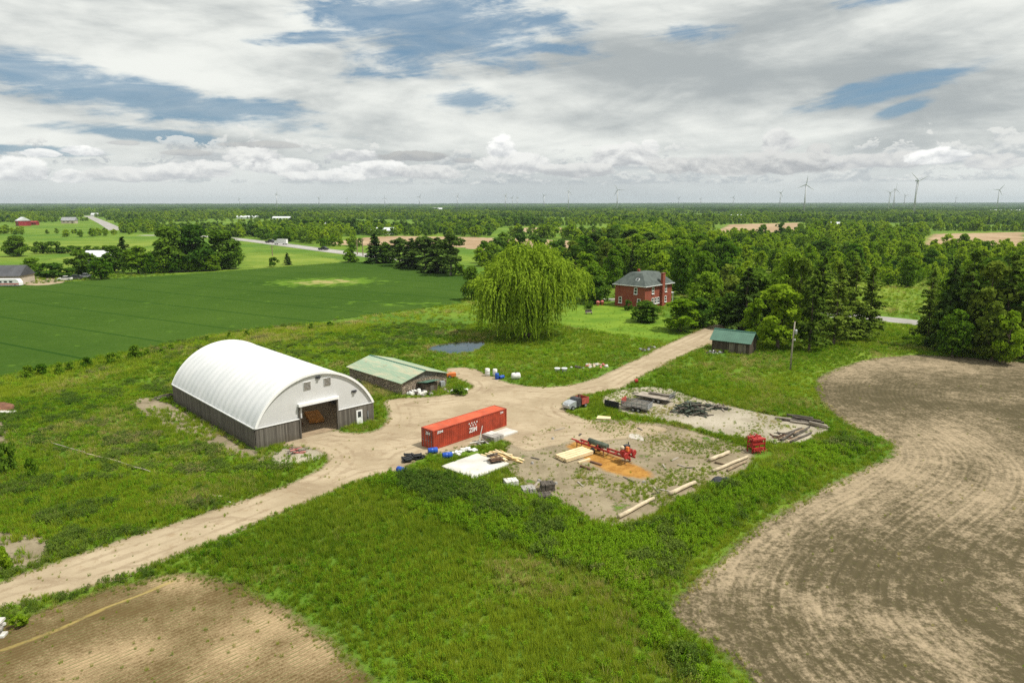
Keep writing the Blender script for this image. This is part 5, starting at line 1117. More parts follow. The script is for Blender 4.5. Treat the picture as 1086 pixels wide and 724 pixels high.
# --- rubble and heaps: each lump its own stone
def heap(px, py, n, rx, ry, size, mats, name, label, cat, group, hgt=.4, flat=.7):
    cx, cy_ = P(px, py); r = random.Random(int(px * 7 + py))
    for i in range(n):
        a = r.random() * 6.283; q = math.sqrt(r.random()); x, y = cx + math.cos(a) * q * rx, cy_ + math.sin(a) * q * ry; s = size * r.uniform(.6, 1.3); z = max(0, (1 - q) * hgt * r.random())
        vs = []
        for k in range(3):
            for j in range(6): aa = j * math.pi / 3 + r.uniform(-.2, .2); rr = s * (.55, .6, .36)[k] * r.uniform(.8, 1.2); vs.append((math.cos(aa) * rr, math.sin(aa) * rr, s * flat * (0, .5, 1.0)[k] * r.uniform(.85, 1.1) if k else -.03))
        fs = [(k * 6 + j, k * 6 + (j + 1) % 6, (k + 1) * 6 + (j + 1) % 6, (k + 1) * 6 + j) for k in range(2) for j in range(6)] + [tuple(range(12, 18))]
        o = MB().add(vs, fs).build(name, r.choice(mats)); o.location = (x, y, z); o.rotation_euler = (r.uniform(-.3, .3), r.uniform(-.3, .3), r.random() * 6.28); tag(o, label, cat, group)
def bag_pile(px, py, n, rx, ry, s, mat, name, label, cat, group, rz0=0.0):
    cx, cy_ = P(px, py); r = random.Random(int(px))
    for i in range(n):
        lay = i // max(1, (n * 2) // 3); q = MB(); L, W_, H_ = s * r.uniform(.9, 1.2), s * .65, s * .3; vs = []
        for k, (zz, f_) in enumerate(((0, .8), (.35, 1.0), (.75, .92), (1.0, .6))):
            for j in range(10): a = j * .6283; vs.append((math.copysign(abs(math.cos(a)) ** .6, math.cos(a)) * L / 2 * f_, math.copysign(abs(math.sin(a)) ** .6, math.sin(a)) * W_ / 2 * f_, zz * H_ * r.uniform(.92, 1.08)))
        q.add(vs, [(k * 10 + j, k * 10 + (j + 1) % 10, (k + 1) * 10 + (j + 1) % 10, (k + 1) * 10 + j) for k in range(3) for j in range(10)] + [tuple(range(30, 40))])
        o = q.build(name, mat, None, True); t_ = (r.random() * 2 - 1) * (.6 if lay else 1); u_ = (r.random() * 2 - 1) * (.6 if lay else 1); o.location = (cx + math.cos(rz0) * t_ * rx - math.sin(rz0) * u_ * ry, cy_ + math.sin(rz0) * t_ * rx + math.cos(rz0) * u_ * ry, lay * s * .28); o.rotation_euler = (r.uniform(-.15, .15), r.uniform(-.15, .15), r.random() * 3.1); tag(o, label, cat, group)
bag_pile(491, 479.5, 26, 1.7, .8, .62, 'bag_white', 'sack', 'white sack in the heap on the grass along the red container', 'sack', 'white sacks by the container', .7)
def stick_heap(px, py, n, rx, ry, L, r0, mats, name, label, cat, group, layers=3, rz0=0.0, jit=3.1, dz=.16):
    cx, cy_ = P(px, py); r = random.Random(int(px * 3 + py))
    for i in range(n):
        l = L * r.uniform(.55, 1.15); rr = r0 * r.uniform(.7, 1.25); lay = int(r.random() ** 1.4 * layers); o = MB().cyl((-l / 2, 0, 0), (l / 2, 0, 0), rr, rr * r.uniform(.75, .95), 7).build(name, r.choice(mats))
        k = 1 - lay / (layers + 1.5); t_ = (r.random() * 2 - 1) * rx * k; u_ = (r.random() * 2 - 1) * ry * k; o.location = (cx + math.cos(rz0) * t_ - math.sin(rz0) * u_, cy_ + math.sin(rz0) * t_ + math.cos(rz0) * u_, rr + lay * dz + .02); o.rotation_euler = (0, r.uniform(-.16, .16) * (1 if lay else .4), rz0 + r.uniform(-jit, jit)); tag(o, label, cat, group)
stick_heap(510.5, 469.5, 16, .7, .5, 1.7, .06, ['log_dark', 'bag_white', 'lumber_grey'], 'stick', 'grey stick in the small brush heap against the red container', 'stick', 'sticks in the heap by the container', 4)
o = MB().cyl((0, 0, 0), (.5, .4, 2.3), .06, .05, 6).build('plank', 'bag_white'); o.location = P(507.5, 471) + (.05,); tag(o, 'pale plank leaning upright out of the brush heap beside the container', 'plank')
# black scrap heap by the track
for i in range(9):
    x, y = P(437, 487.5); r = random.Random(i); t = MB().box(0, 0, .06, 1.1, .9, .06).box(-.45, 0, .1, .1, .9, .14).box(.45, 0, .1, .1, .9, .14).box(0, 0, .16, 1.1, .14, .05).build('crate_panel', 'black_plastic'); t.location = (x + r.uniform(-1.0, 1.0), y + r.uniform(-.8, .8), .02 + (i // 3) * .17); t.rotation_euler = (r.uniform(-.12, .12), r.uniform(-.12, .12), .5 + r.uniform(-.3, .3)); tag(t, 'black plastic panel in the scrap pile left of the container', 'scrap', 'black scrap left of the container')
# concrete block pile and slab at the container's far end
x, y = P(526, 464); cb = 0
for i in range(6):
    o = MB().box(0, 0, .3, .55, 1.1, .6).build('concrete_block', 'block_grey' if i < 4 else 'stone_white'); o.location = loc2w((x, y), KR, -1.2 + (i % 3) * .62, -.55 + (i // 3) * 1.15) + (.02,); o.rotation_euler = (0, 0, KR + random.uniform(-.05, .05)); tag(o, 'grey concrete block in the low row by the far end of the red container', 'concrete block', 'concrete blocks by the container')
x, y = P(535, 459.5); o = MB().box(0, 0, .1, 3.0, 2.1, .2).build('loose_slab', 'concrete'); o.location = (x, y, .02); o.rotation_euler = (0, 0, KR); tag(o, 'small pale concrete panel lying by the far end of the red container', 'concrete panel')
q4 = [P(468, 495.5), P(503, 509.5), P(540, 492.5), P(506, 482.0)]; vs_ = [(a, b, .03) for a, b in q4] + [(a, b, .2) for a, b in q4]; o = MB().add(vs_, [(4, 5, 6, 7), (0, 1, 5, 4), (1, 2, 6, 5), (2, 3, 7, 6), (3, 0, 4, 7)]).build('concrete_slab', 'concrete'); tag(o, 'square pale concrete slab on the grass in front of the red container', 'concrete slab'); BLD.append(q4)
# loose pale planks
r = random.Random(3); cx, cy_ = P(531, 485.5)
for i in range(22):
    l = r.uniform(2.2, 3.6); o = MB().box(0, 0, .06, l, r.uniform(.18, .28), .10).build('plank', r.choice(['lumber_pale', 'lumber', 'lumber_pale'])); lay = i // 9; o.location = (cx + r.uniform(-1.7, 1.7) * (1 - .2 * lay), cy_ + r.uniform(-1.2, 1.2) * (1 - .2 * lay), .03 + lay * .15); o.rotation_euler = (r.uniform(-.05, .05), r.uniform(-.06, .06), -.75 + r.uniform(-.28, .28)); tag(o, 'pale sawn plank in the loose pile behind the concrete slab', 'plank', 'planks in the loose pile')
x, y = P(525, 491.0); t = thing('bark_bundle', 'rough brown bundle of bark slabs on the corner of the concrete slab', 'bundle', x, y, .5, z=.2)
r = random.Random(8)
for i in range(22): MB().box(r.uniform(-.1, .1), r.uniform(-.62, .62), .05 + (i // 5) * .17, 1.5 * r.uniform(.8, 1.05), .22, .09, rz=r.uniform(-.1, .1), rx=r.uniform(-.4, .4)).build('slab', r.choice(['log_dark', 'rusty_steel', 'log_wood']), t)
# pallets of stone
def stone_pallet(px, py, rz, label, nl, mat):
    x, y = P(px, py); t = thing('stone_pallet', label, 'pallet', x, y, rz); p_ = MB(); r = random.Random(int(px))
    for k in range(3): p_.box(0, -.5 + k * .5, .06, 1.5, .1, .1)
    for k in range(6): p_.box(-.65 + k * .26, 0, .13, .16, 1.2, .03)
    p_.build('pallet', 'lumber_grey', t)
    for l in range(nl):
        q = MB()
        for i in range(4):
            for j in range(3): q.box(-.54 + i * .36 + r.uniform(-.03, .03), -.4 + j * .4 + r.uniform(-.03, .03), .15 + .12 + l * .24, .33, .37, .21, rz=r.uniform(-.08, .08))
        q.build('stone_layer', mat, t)
stone_pallet(542, 514, .3, 'pallet of pale cut stones, leftmost of the four stone pallets', 2, 'stone_white'); stone_pallet(560, 522, .25, 'pallet of grey slabs between the left stone pallet and the dark ones', 2, 'block_grey'); stone_pallet(580.5, 519.5, .2, 'pallet of dark slabs, back one of the two dark pallets', 3, 'log_dark'); stone_pallet(577.5, 529.5, .2, 'pallet of dark slabs, front one of the two dark pallets', 2, 'log_dark')
# --- vehicles and trailers
def wheel(parent, x, y, r_, w_=.22):
    o = MB().lathe([(r_ * .6, -w_ / 2), (r_, -w_ / 2 + .03), (r_, w_ / 2 - .03), (r_ * .6, w_ / 2)], 14, Matrix.Translation((x, y, r_)) @ Matrix.Rotation(math.pi / 2, 4, 'X')).build('wheel', 'rubber', parent); MB().lathe([(r_ * .55, -w_ / 2 - .012), (r_ * .55, w_ / 2 + .012)], 12, Matrix.Translation((x, y, r_)) @ Matrix.Rotation(math.pi / 2, 4, 'X')).build('rim', 'grey_metal', o); return o
f0, f1 = P(600, 435.0), P(620, 429.5); tr = ang(f0, f1)
def prism(mb, prof, y0, y1): n = len(prof); return mb.add([(x, y0, z) for x, z in prof] + [(x, y1, z) for x, z in prof], [tuple(range(n - 1, -1, -1)), tuple(range(n, 2 * n))] + [(i, (i + 1) % n, n + (i + 1) % n, n + i) for i in range(n)])
tk = thing('old_truck', 'derelict truck with pale rounded nose and faded red box by the drive', 'truck', (f0[0] + f1[0]) / 2, (f0[1] + f1[1]) / 2, tr)
prism(MB(), [(-2.0, .35), (-2.05, .75), (-1.85, 1.05), (-1.2, 1.25), (-.55, 1.30), (-.55, .35)], -.75, .75).build('hood', 'silver', tk); prism(MB(), [(-.54, .35), (-.54, 1.32), (-.25, 1.62), (.45, 1.62), (.55, 1.3), (.55, .35)], -.74, .74).build('cab', 'dark_metal', tk); MB().box(-.40, 0, 1.48, .04, 1.3, .34, ry=.75).build('windscreen', 'glass_dark', tk)
mb = MB(); mb.box(1.3, -.85, 1.05, 1.5, .06, .95); mb.box(1.3, .85, 1.05, 1.5, .06, .95); mb.box(.58, 0, 1.05, .06, 1.7, .95); mb.box(2.02, 0, 1.05, .06, 1.7, .95); mb.build('cargo_box', 'red_faded', tk); MB().box(1.3, 0, .62, 1.4, 1.6, .08).build('bed_floor', 'rusty_steel', tk); MB().box(1.0, .2, 1.65, .3, .3, .5).build('exhaust', 'rusty_steel', tk)
for x in (-1.35, 1.35):
    for y in (-.78, .78): wheel(tk, x, y, .36)
for y in (-.5, .5): MB().cyl((-2.06, y, .85), (-2.0, y, .86), .12, n=10).build('headlight', 'white_paint', tk)
x, y = P(648.5, 433.5); x2, y2 = P(656, 435.0); t = thing('black_panel', 'black steel panel standing upright in the grass between the old truck and the trailer', 'panel', x, y, ang(P(642, 432), P(656, 435))); MB().box(0, 0, .62, 2.4, .07, 1.15).build('sheet', 'tarp_black', t); mb = MB(); [mb.box(s * 1.22, 0, .62, .07, .1, 1.3) for s in (-1, 1)]; mb.box(0, 0, 1.23, 2.5, .1, .07); mb.build('frame', 'dark_metal', t)
x, y = P(640, 443.5); o = MB().add([(-1.1, -.5, .05), (.9, -.7, .05), (1.1, .4, .05), (-.7, .7, .05), (-1.1, -.5, .1), (.9, -.7, .12), (1.1, .4, .1), (-.7, .7, .16)], [(4, 5, 6, 7), (0, 1, 5, 4), (1, 2, 6, 5), (2, 3, 7, 6), (3, 0, 4, 7)]).build('board', 'lumber_pale'); o.location = (x, y, .05); tag(o, 'pale flat board lying in the grass in front of the black panel', 'board')
u0, u1 = P(661, 434.5), P(684, 438.5); ur = ang(u0, u1); ut = thing('utility_trailer', 'grey slatted utility trailer with two axles parked in the grass', 'trailer', (u0[0] + u1[0]) / 2, (u0[1] + u1[1]) / 2, ur)
Lt, Wt = 4.2, 1.9; MB().box(0, Wt / 2, .62, Lt, Wt, .1).build('bed', 'lumber_grey', ut)
for y in (0, Wt):
    mb = MB(); [mb.box(0, y, .72 + k * .2, Lt, .05, .14) for k in range(4)]; [mb.box(-Lt / 2 + .1 + k * (Lt - .2) / 5, y - .04 if y == 0 else y + .04, 1.0, .06, .06, .8) for k in range(6)]; mb.build('side_rail', 'grey_metal', ut)
mb = MB(); [mb.box(Lt / 2, Wt / 2, .72 + k * .2, .05, Wt - .1, .14) for k in range(4)]; mb.build('tailgate', 'grey_metal', ut); mb = MB(); mb.box(-Lt / 2, Wt / 2, 1.25, .06, Wt - .1, .9); mb.build('front_board', 'red_faded', ut); MB().tube([(-Lt / 2, .3, .55), (-Lt / 2 - 1.1, Wt / 2, .5), (-Lt / 2, Wt - .3, .55)], [.05] * 3, 6).build('drawbar', 'dark_metal', ut)
for x in (-.1, .72):
    wheel(ut, x, -.12, .34); wheel(ut, x, Wt + .12, .34)
MB().box(.3, -.14, .78, 1.7, .28, .05).build('mudguard', 'dark_metal', ut)
v0, v1 = P(676, 424.0), P(706, 429.5); vr = ang(v0, v1); fb = thing('flatbed_trailer', 'long grey flatbed trailer with a raised ramp behind the utility trailer', 'trailer', (v0[0] + v1[0]) / 2, (v0[1] + v1[1]) / 2, vr)
Lf, Wf = 5.6, 2.5; q = MB(); [q.box(-Lf / 2 + .12 + k * .24, Wf / 2, .78, .22, Wf, .06) for k in range(23)]; q.build('deck', 'lumber_grey', fb); q = MB(); [q.box(0, y, .66, Lf, .1, .18) for y in (.05, Wf - .05)]; q.build('frame', 'dark_metal', fb)
rp = MB(); rp.box(Lf / 2 + .05, Wf / 2, 1.35, .06, Wf - .2, .06); rp.box(Lf / 2 + .05, Wf / 2, 1.7, .06, Wf - .2, .06); [rp.box(Lf / 2 + .05, .2 + k * (Wf - .4) / 6, 1.25, .05, .05, .95) for k in range(7)]; rp.build('ramp', 'grey_metal', fb); MB().tube([(-Lf / 2, .4, .6), (-Lf / 2 - 1.2, Wf / 2, .55), (-Lf / 2, Wf - .4, .6)], [.06] * 3, 6).build('drawbar', 'dark_metal', fb)
for x in (.3, 1.1):
    wheel(fb, x, .2, .33); wheel(fb, x, Wf - .2, .33)
for k in range(6):
    o = MB().box(0, 0, .07, 4.2 - .3 * (k % 3), .26, .14).build('beam', 'log_dark' if k % 2 else 'lumber_grey'); o.location = loc2w((fb.location.x, fb.location.y), vr, .6 + .2 * (k % 2), Wf - .35 - .3 * (k % 3)) + (.82 + .15 * (k // 3),); o.rotation_euler = (0, 0, vr + random.uniform(-.06, .06)); tag(o, 'grey wooden beam stacked on the flatbed trailer', 'beam', 'beams on the flatbed trailer')
# --- portable sawmill
s0, s1 = P(613, 473), P(671, 492.5); sr = ang(s0, s1); SLn = math.hypot(s1[0] - s0[0], s1[1] - s0[1]); sm = thing('portable_sawmill', 'long red portable sawmill on wheels above the orange sawdust', 'sawmill', (s0[0] + s1[0]) / 2, (s0[1] + s1[1]) / 2, sr); print('sawmill', SLn)
h = SLn / 2
for y in (-.45, .45): MB().box(0, y, .78, SLn, .12, .2).build('track_rail', 'red_paint', sm)
q = MB(); [q.box(-h + .9 + k * (SLn - 1.5) / 7, 0, .76, .1, .8, .12) for k in range(8)]; q.build('cross_bunk', 'red_paint', sm)
for x in (-h + .2, 0.2, h - .8):
    for y in (-.45, .45): MB().box(x, y, .34, .09, .09, .7).build('leg', 'rusty_steel', sm)
for y in (-.62, .62): wheel(sm, -h * .32, y, .38)
MB().box(-h - .5, 0, .72, 1.2, .14, .14).build('tongue', 'red_paint', sm)
for k in range(4): MB().box(-h * .5 + k * 1.5, -.55, 1.02, .1, .1, .5).build('log_stop', 'red_paint', sm)
hd = MB().box(h - 1.0, 0, 1.35, .7, 1.5, .5).box(h - 1.0, 0, 1.0, .3, 1.2, .3).build('saw_head', 'red_paint', sm)
for y in (-.78, .78): MB().lathe([(.36, 0), (.40, .05), (.40, .15), (.36, .2)], 18, Matrix.Translation((h - .55, y - .0, 1.15)) @ Matrix.Rotation(math.pi / 2, 4, 'Y')).build('blade_guard', 'red_paint', hd)
MB().box(h - 1.1, .2, 1.85, .6, .6, .5).cyl((h - 1.1, .5, 1.9), (h - 1.1, .5, 2.4), .07).build('engine', 'dark_metal', hd); MB().lathe([(.2, 0), (.26, .1), (.26, .3), (.18, .42)], 12, Matrix.Translation((h - 1.3, -.4, 1.62))).build('fuel_tank', 'log_pale', hd, True); MB().box(h - .6, -.3, 1.85, .35, .3, .5).build('control_box', 'orange_paint', hd)
o = MB().cyl((-1.5, 0, 0), (1.4, 0, 0), .36, .31, 14).build('log', 'pole_green'); o.location = loc2w((sm.location.x, sm.location.y), sr, -h * .22, 0) + (1.24,); o.rotation_euler = (0, 0, sr); tag(o, 'thick dark grey log lying on the bed of the red sawmill', 'log')
l0, l1 = P(593, 490), P(625, 480); lr = ang(l0, l1); board_stack('lumber_stack', 'yellow sawn lumber stack on bearers beside the orange sawdust', 'lumber', (l0[0] + l1[0]) / 2, (l0[1] + l1[1]) / 2 + .3, lr, 4.7, 4, 2, .42, .2, 'lumber_pale', gap=.12)
for px, py, l, mt, lb in [(619.5, 489.5, 1.9, 'lumber_pale', 'short pale board on the ground beside the lumber stack'), (621, 496.5, 1.5, 'rusty_steel', 'short dark beam on the ground, lower of two near the lumber stack'), (632, 492, 1.6, 'rusty_steel', 'short dark beam at the edge of the orange sawdust')]:
    x, y = P(px, py); o = MB().box(0, 0, .1, l, .3, .2).build('short_beam' if 'beam' in lb else 'short_board', mt); o.location = (x, y, .03); o.rotation_euler = (0, 0, lr if 'pale' in lb else -.75); tag(o, lb, 'beam' if 'beam' in lb else 'board')
# --- heaps on the gravel pad
stick_heap(733, 437.5, 78, 2.5, 1.9, 2.0, .115, ['pole_green', 'pole_green', 'log_dark'], 'fence_post', 'dark green-grey post in the big tangled heap on the gravel pad', 'post', 'posts in the heap on the gravel', 6, -.3, 1.5, .26)
stick_heap(757, 432.5, 26, 1.8, 1.0, 2.1, .10, ['log_dark', 'lumber_grey', 'pole_green'], 'fence_post', 'grey post in the smaller right end of the heap on the gravel pad', 'post', 'grey posts at the right end of the heap', 3, -.5, 1.4, .18)
def log_at(x0, y0, x1, y1, r0, mat, label, group=None, z=0.0, name='log'):
    a, b = P(x0, y0), P(x1, y1); L = math.hypot(b[0] - a[0], b[1] - a[1]); mb = MB(); n = 5; rr = random.Random(int(x0 + y1)); pts = [(-L / 2 + L * i / n, rr.uniform(-.05, .05), r0 + rr.uniform(-.02, .03)) for i in range(n + 1)]
    mb.tube(pts, [r0 * (1.05 - .18 * i / n) for i in range(n + 1)], 10); mb.box(0, 0, .001, .01, .01, .002); mb.cyl(pts[0], (pts[0][0] - .01, pts[0][1], pts[0][2]), r0 * 1.05, n=10); mb.cyl(pts[-1], (pts[-1][0] + .01, pts[-1][1], pts[-1][2]), r0 * .87, n=10); o = mb.build(name, mat, None, True); o.location = ((a[0] + b[0]) / 2, (a[1] + b[1]) / 2, z + .03); o.rotation_euler = (0, 0, ang(a, b)); tag(o, label, 'log', group); return o
log_at(656, 550, 693, 530.5, .21, 'log_pale', 'long pale log lying alone at the lower corner of the yard'); log_at(710, 526, 737, 513.5, .24, 'log_pale', 'pale forked log right of the long lone log'); log_at(713, 522, 725, 519, .13, 'log_wood', 'thin branch lying against the pale forked log')
log_at(756, 501, 793, 485.5, .2, 'log_pale', 'long pale log in the group of logs left of the red farm implement'); log_at(771, 500, 791, 490.5, .15, 'log_wood', 'thin brown log at the right of the group of logs'); log_at(752, 489.5, 773, 481.5, .24, 'log_pale', 'thick pale log at the top of the group of logs'); log_at(758, 491, 774, 494, .12, 'log_wood', 'thin crosswise log joining the group of logs')
for i, (a, b, c_, d_) in enumerate([(822, 444, 850, 446.5), (829, 446, 868, 449), (838, 448, 876, 452.5), (846, 446, 874, 449.5), (850, 449, 880, 455), (834, 443, 862, 446.5), (858, 451, 877, 455.5), (840, 445.5, 870, 450)]):
    log_at(a, b, c_, d_, .16, 'log_dark' if i % 2 else 'lumber_grey', 'weathered grey log in the long pile at the far corner of the gravel pad', 'grey logs at the corner of the gravel pad', (.3 if i > 4 else 0))
for i, (a, b, c_, d_) in enumerate([(826, 467, 852, 456), (838, 470, 860, 460), (830, 462, 850, 455), (833, 471, 848, 464), (842, 465, 858, 456), (828, 470, 842, 461)]):
    log_at(a, b, c_, d_, .15, 'log_dark' if i % 3 else 'log_wood', 'dark branchy log in the heap right of the red farm implement', 'dark logs right of the implement', (.28 if i > 3 else 0))
stick_heap(828, 464, 22, 1.1, .8, 1.3, .07, ['log_dark', 'rusty_steel'], 'scrap_bar', 'rusty bar in the dark scrap heap beside the red implement', 'bar', 'rusty bars beside the implement', 4, 0, 3.1, .2)
# red farm implement
x, y = P(804, 480); im = thing('farm_implement', 'bright red farm implement frame with many tines at the edge of the gravel pad', 'farm implement', x, y, .35)
for zz in (.55, 1.15, 1.7): MB().box(0, 0, zz, 1.9, .2, .22).box(0, .9, zz + .1, 1.9, .2, .22).build('cross_bar', 'red_paint', im)
for sx in (-.9, .9): MB().box(sx, 0, .95, .1, .1, 1.7).box(sx, .9, .95, .1, .1, 1.9).box(sx, .45, 1.7, .1, .95, .1).build('side_frame', 'red_paint', im)
for k in range(8): MB().tube([(-.8 + k * .23, -.05, .6), (-.8 + k * .23, -.35 - .25 * (k % 3), .4 + .1 * (k % 2)), (-.8 + k * .23 + .06 * (k % 3), -.25 - .3 * (k % 2), .05)], [.045, .04, .03], 5).build('tine', 'red_paint', im)
for k in range(5): MB().tube([(-.7 + k * .36, .95, 1.8), (-.7 + k * .36, 1.3, 1.9 + .2 * (k % 2)), (-.7 + k * .4, 1.9, 1.0 + .3 * (k % 3))], [.05, .045, .03], 5).build('tine', 'red_paint', im)
MB().tube([(0, .2, 1.7), (0, .5, 2.3), (0, .9, 1.75)], [.06] * 3, 6).build('hitch', 'red_paint', im); MB().box(-.6, .4, .9, .5, .5, .5).build('gearbox', 'red_paint', im); MB().box(.1, .45, 1.3, 1.2, .7, .7).box(.1, .45, 1.72, 1.35, .85, .12).build('hopper', 'red_paint', im); MB().box(-.2, -.1, .5, 1.3, .25, .45).build('roller', 'red_paint', im)
# black tarp
x, y = P(766.5, 511); mb = MB(); r = random.Random(2); vs_ = []
for k in range(4):
    for j in range(14): a = j * 6.283 / 14; rr = (1.35, 1.0, .55, .15)[k] * r.uniform(.8, 1.15); vs_.append((math.cos(a) * rr, math.sin(a) * rr * .8, (.03, .25, .32, .22)[k] * r.uniform(.6, 1.5)))
mb.add(vs_, [(k * 14 + j, k * 14 + (j + 1) % 14, (k + 1) * 14 + (j + 1) % 14, (k + 1) * 14 + j) for k in range(3) for j in range(14)] + [tuple(range(42, 56))]); o = mb.build('tarp', 'tarp_black'); o.location = (x, y, .03); tag(o, 'crumpled black plastic tarp on the grass below the group of logs', 'tarp')
# heaps along the drive and by the buildings
heap(633, 388.5, 26, 2.2, 1.4, .5, ['stone_white', 'pink_plastic', 'stone_white', 'log_pale'], 'stone', 'pale stone in the rubble heap on the grass above the drive', 'stone', 'stones in the rubble heap above the drive', .5)
heap(611, 390.5, 9, 1.4, .9, .4, ['bag_white', 'log_dark'], 'stone', 'small stone left of the rubble heap above the drive', 'stone', 'stones left of the rubble heap')
heap(683, 372.0, 7, 1.0, .7, .6, ['log_dark', 'grey_metal'], 'scrap_piece', 'dark scrap piece in the grass beside the drive, left clump', 'scrap', 'dark scrap beside the drive'); heap(691, 369.5, 5, .9, .6, .5, ['log_dark', 'block_grey'], 'scrap_piece', 'dark scrap piece in the grass beside the drive, right clump', 'scrap', 'dark scrap right of the first clump')
heap(760, 374.5, 16, 2.0, 1.1, .5, ['bag_white', 'grey_metal', 'log_dark'], 'scrap_piece', 'white scrap piece heaped against the front of the small plank shed', 'scrap', 'white scrap by the plank shed', .6)
heap(441, 417.5, 18, 1.6, 1.0, .6, ['bag_white', 'log_dark', 'stone_white'], 'rubble_piece', 'pale rubble piece at the near corner of the stone shed', 'rubble', 'rubble at the corner of the stone shed', .7); heap(452, 419, 9, 1.0, .7, .45, ['log_dark', 'block_grey'], 'rubble_piece', 'dark rubble piece by the lean-to of the stone shed', 'rubble', 'dark rubble by the lean-to')
heap(484, 414.5, 12, 2.2, 1.2, .5, ['stone_white', 'bag_white', 'lumber_grey'], 'rubble_piece', 'pale rubble piece in the weeds right of the stone shed', 'rubble', 'rubble in the weeds right of the stone shed')
x, y = P(478.5, 400.5); t = thing('orange_cart', 'small orange garden cart at the far right corner of the stone shed', 'cart', x, y, .3); MB().box(0, 0, .6, 1.6, 1.0, .6).build('tub', 'orange_paint', t); wheel(t, -.4, -.58, .3); wheel(t, -.4, .58, .3); MB().box(1.1, 0, .55, .9, .06, .06).build('handle', 'dark_metal', t)
x, y = P(469, 411.5); t = thing('grey_cabinet', 'grey cabinet standing beside the green-roofed lean-to', 'cabinet', x, y, .6); MB().box(0, 0, .6, .8, .7, 1.2).build('case', 'silver', t); MB().box(-.41, 0, .6, .03, .6, 1.0).build('door', 'grey_metal', t)
stick_heap(313, 479.5, 22, 1.3, .8, 1.5, .07, ['lumber_grey', 'log_dark', 'lumber_grey', 'pink_plastic'], 'scrap_board', 'grey scrap board in the small heap in front of the barn', 'board', 'scrap boards in front of the barn', 4, .4, 1.0, .12)
stick_heap(178, 422.5, 14, 1.4, .7, 2.6, .10, ['lumber_grey', 'log_dark'], 'timber', 'grey timber in the stack at the back corner of the barn', 'timber', 'timbers at the back corner of the barn', 4, .6, .25, .2)
stick_heap(231, 528.5, 9, 1.6, .7, 2.6, .06, ['lumber_pale', 'stone_white', 'lumber_pale'], 'plank', 'pale thin plank scattered in the grass above the dirt track', 'plank', 'planks scattered above the track', 1, -.1, .5)
for i, (a, b, c_, d_) in enumerate([(52, 471, 90, 482), (90, 483, 130, 493), (122, 491, 160, 503)]): log_at(a, b, c_, d_, .06, 'lumber_grey' if i != 1 else 'log_pale', 'thin grey pole lying in a line through the weeds of the left field', 'thin poles in the left field', .25, 'pole')
x, y = P(4, 436); mb = MB(); vs_ = []; r = random.Random(4)
for k in range(4):
    for j in range(16): a = j * 6.283 / 16; rr = (3.2, 2.6, 1.6, .5)[k] * r.uniform(.9, 1.1); vs_.append((math.cos(a) * rr, math.sin(a) * rr * .7, (0, .7, 1.15, 1.3)[k] * r.uniform(.9, 1.1)))
mb.add(vs_, [(k * 16 + j, k * 16 + (j + 1) % 16, (k + 1) * 16 + (j + 1) % 16, (k + 1) * 16 + j) for k in range(3) for j in range(16)] + [tuple(range(48, 64))]); o = mb.build('soil_mound', paint('red_soil', (.16, .075, .045), .95, .3, 1.5, bump=.04)); o.location = (x - 1.5, y, 0); tag(o, 'reddish brown mound of soil at the left edge of the weedy field', 'mound')
x, y = P(8, 439.5); o = MB().box(0, 0, .1, 2.2, .9, .2).build('loose_slab', 'concrete'); o.location = (x, y, .3); o.rotation_euler = (0, .05, .1); tag(o, 'pale panel lying at the foot of the reddish soil mound', 'concrete panel')
for i in range(7):
    x, y = P(0, 673); r = random.Random(i + 40); o = MB().box(0, 0, .09, .9 * r.uniform(.7, 1.1), .6, .16).build('flat_stone', 'block_grey' if i % 2 else 'stone_white'); o.location = (x - .1 + r.uniform(-.25, .25), y + r.uniform(-.15, .15), .02 + i * .165); o.rotation_euler = (r.uniform(-.06, .06), r.uniform(-.06, .06), r.uniform(-.5, .5)); tag(o, 'flat grey stone in the cairn at the lower left picture edge', 'stone', 'flat stones in the cairn')
x, y = P(673, 406.5); t = thing('red_drum', 'small red drum in the weeds at the near side of the drive', 'drum', x, y); MB().lathe([(.3, 0), (.34, .05), (.34, .5), (.3, .55)], 12, Matrix.Translation((0, 0, .4)) @ Matrix.Rotation(1.3, 4, 'Y')).build('drum', 'red_paint', t); MB().lathe([(.3, .55), (.3, .58)], 12, Matrix.Translation((0, 0, .4)) @ Matrix.Rotation(1.3, 4, 'Y')).build('lid', 'red_faded', t)
for px, py, nm, lb in [(624.5, 333, 'garden_bench', 'small garden bench on the lawn left of the brick house')]:
    x, y = P(px, py); t = thing(nm, lb, 'bench', x, y, .3); MB().box(0, 0, .5, 2.0, .6, .1).build('seat', 'lumber_grey', t); MB().box(0, .35, .9, 2.0, .08, .7).build('backrest', 'log_dark', t)
    for s in (-.8, .8): MB().box(s, 0, .24, .12, .5, .46).build('leg', 'log_dark', t)
for px, py in ((634, 324), (638.5, 323.5)):
    x, y = P(px, py); t = thing('flower_pot', 'terracotta flower pot on the lawn left of the brick house', 'flower pot', x, y, 0, 'flower pots on the lawn'); MB().lathe([(.35, 0), (.5, .7), (.55, .72), (.55, .85)], 12).build('pot', paint('terracotta', (.36, .10, .06), .8), t); MB().lathe([(.4, .8), (.6, 1.1), (.4, 1.4), (.1, 1.5)], 10).build('flowers', 'pink_plastic', t)
x, y = P(647, 319); o = MB().box(0, 0, .3, 5.0, 1.0, .6).box(0, 0, .65, 4.6, .8, .12).build('raised_bed', 'stone_white'); o.location = (x, y, 0); o.rotation_euler = (0, 0, .1); tag(o, 'pale raised garden bed beyond the left end of the brick house', 'garden bed')
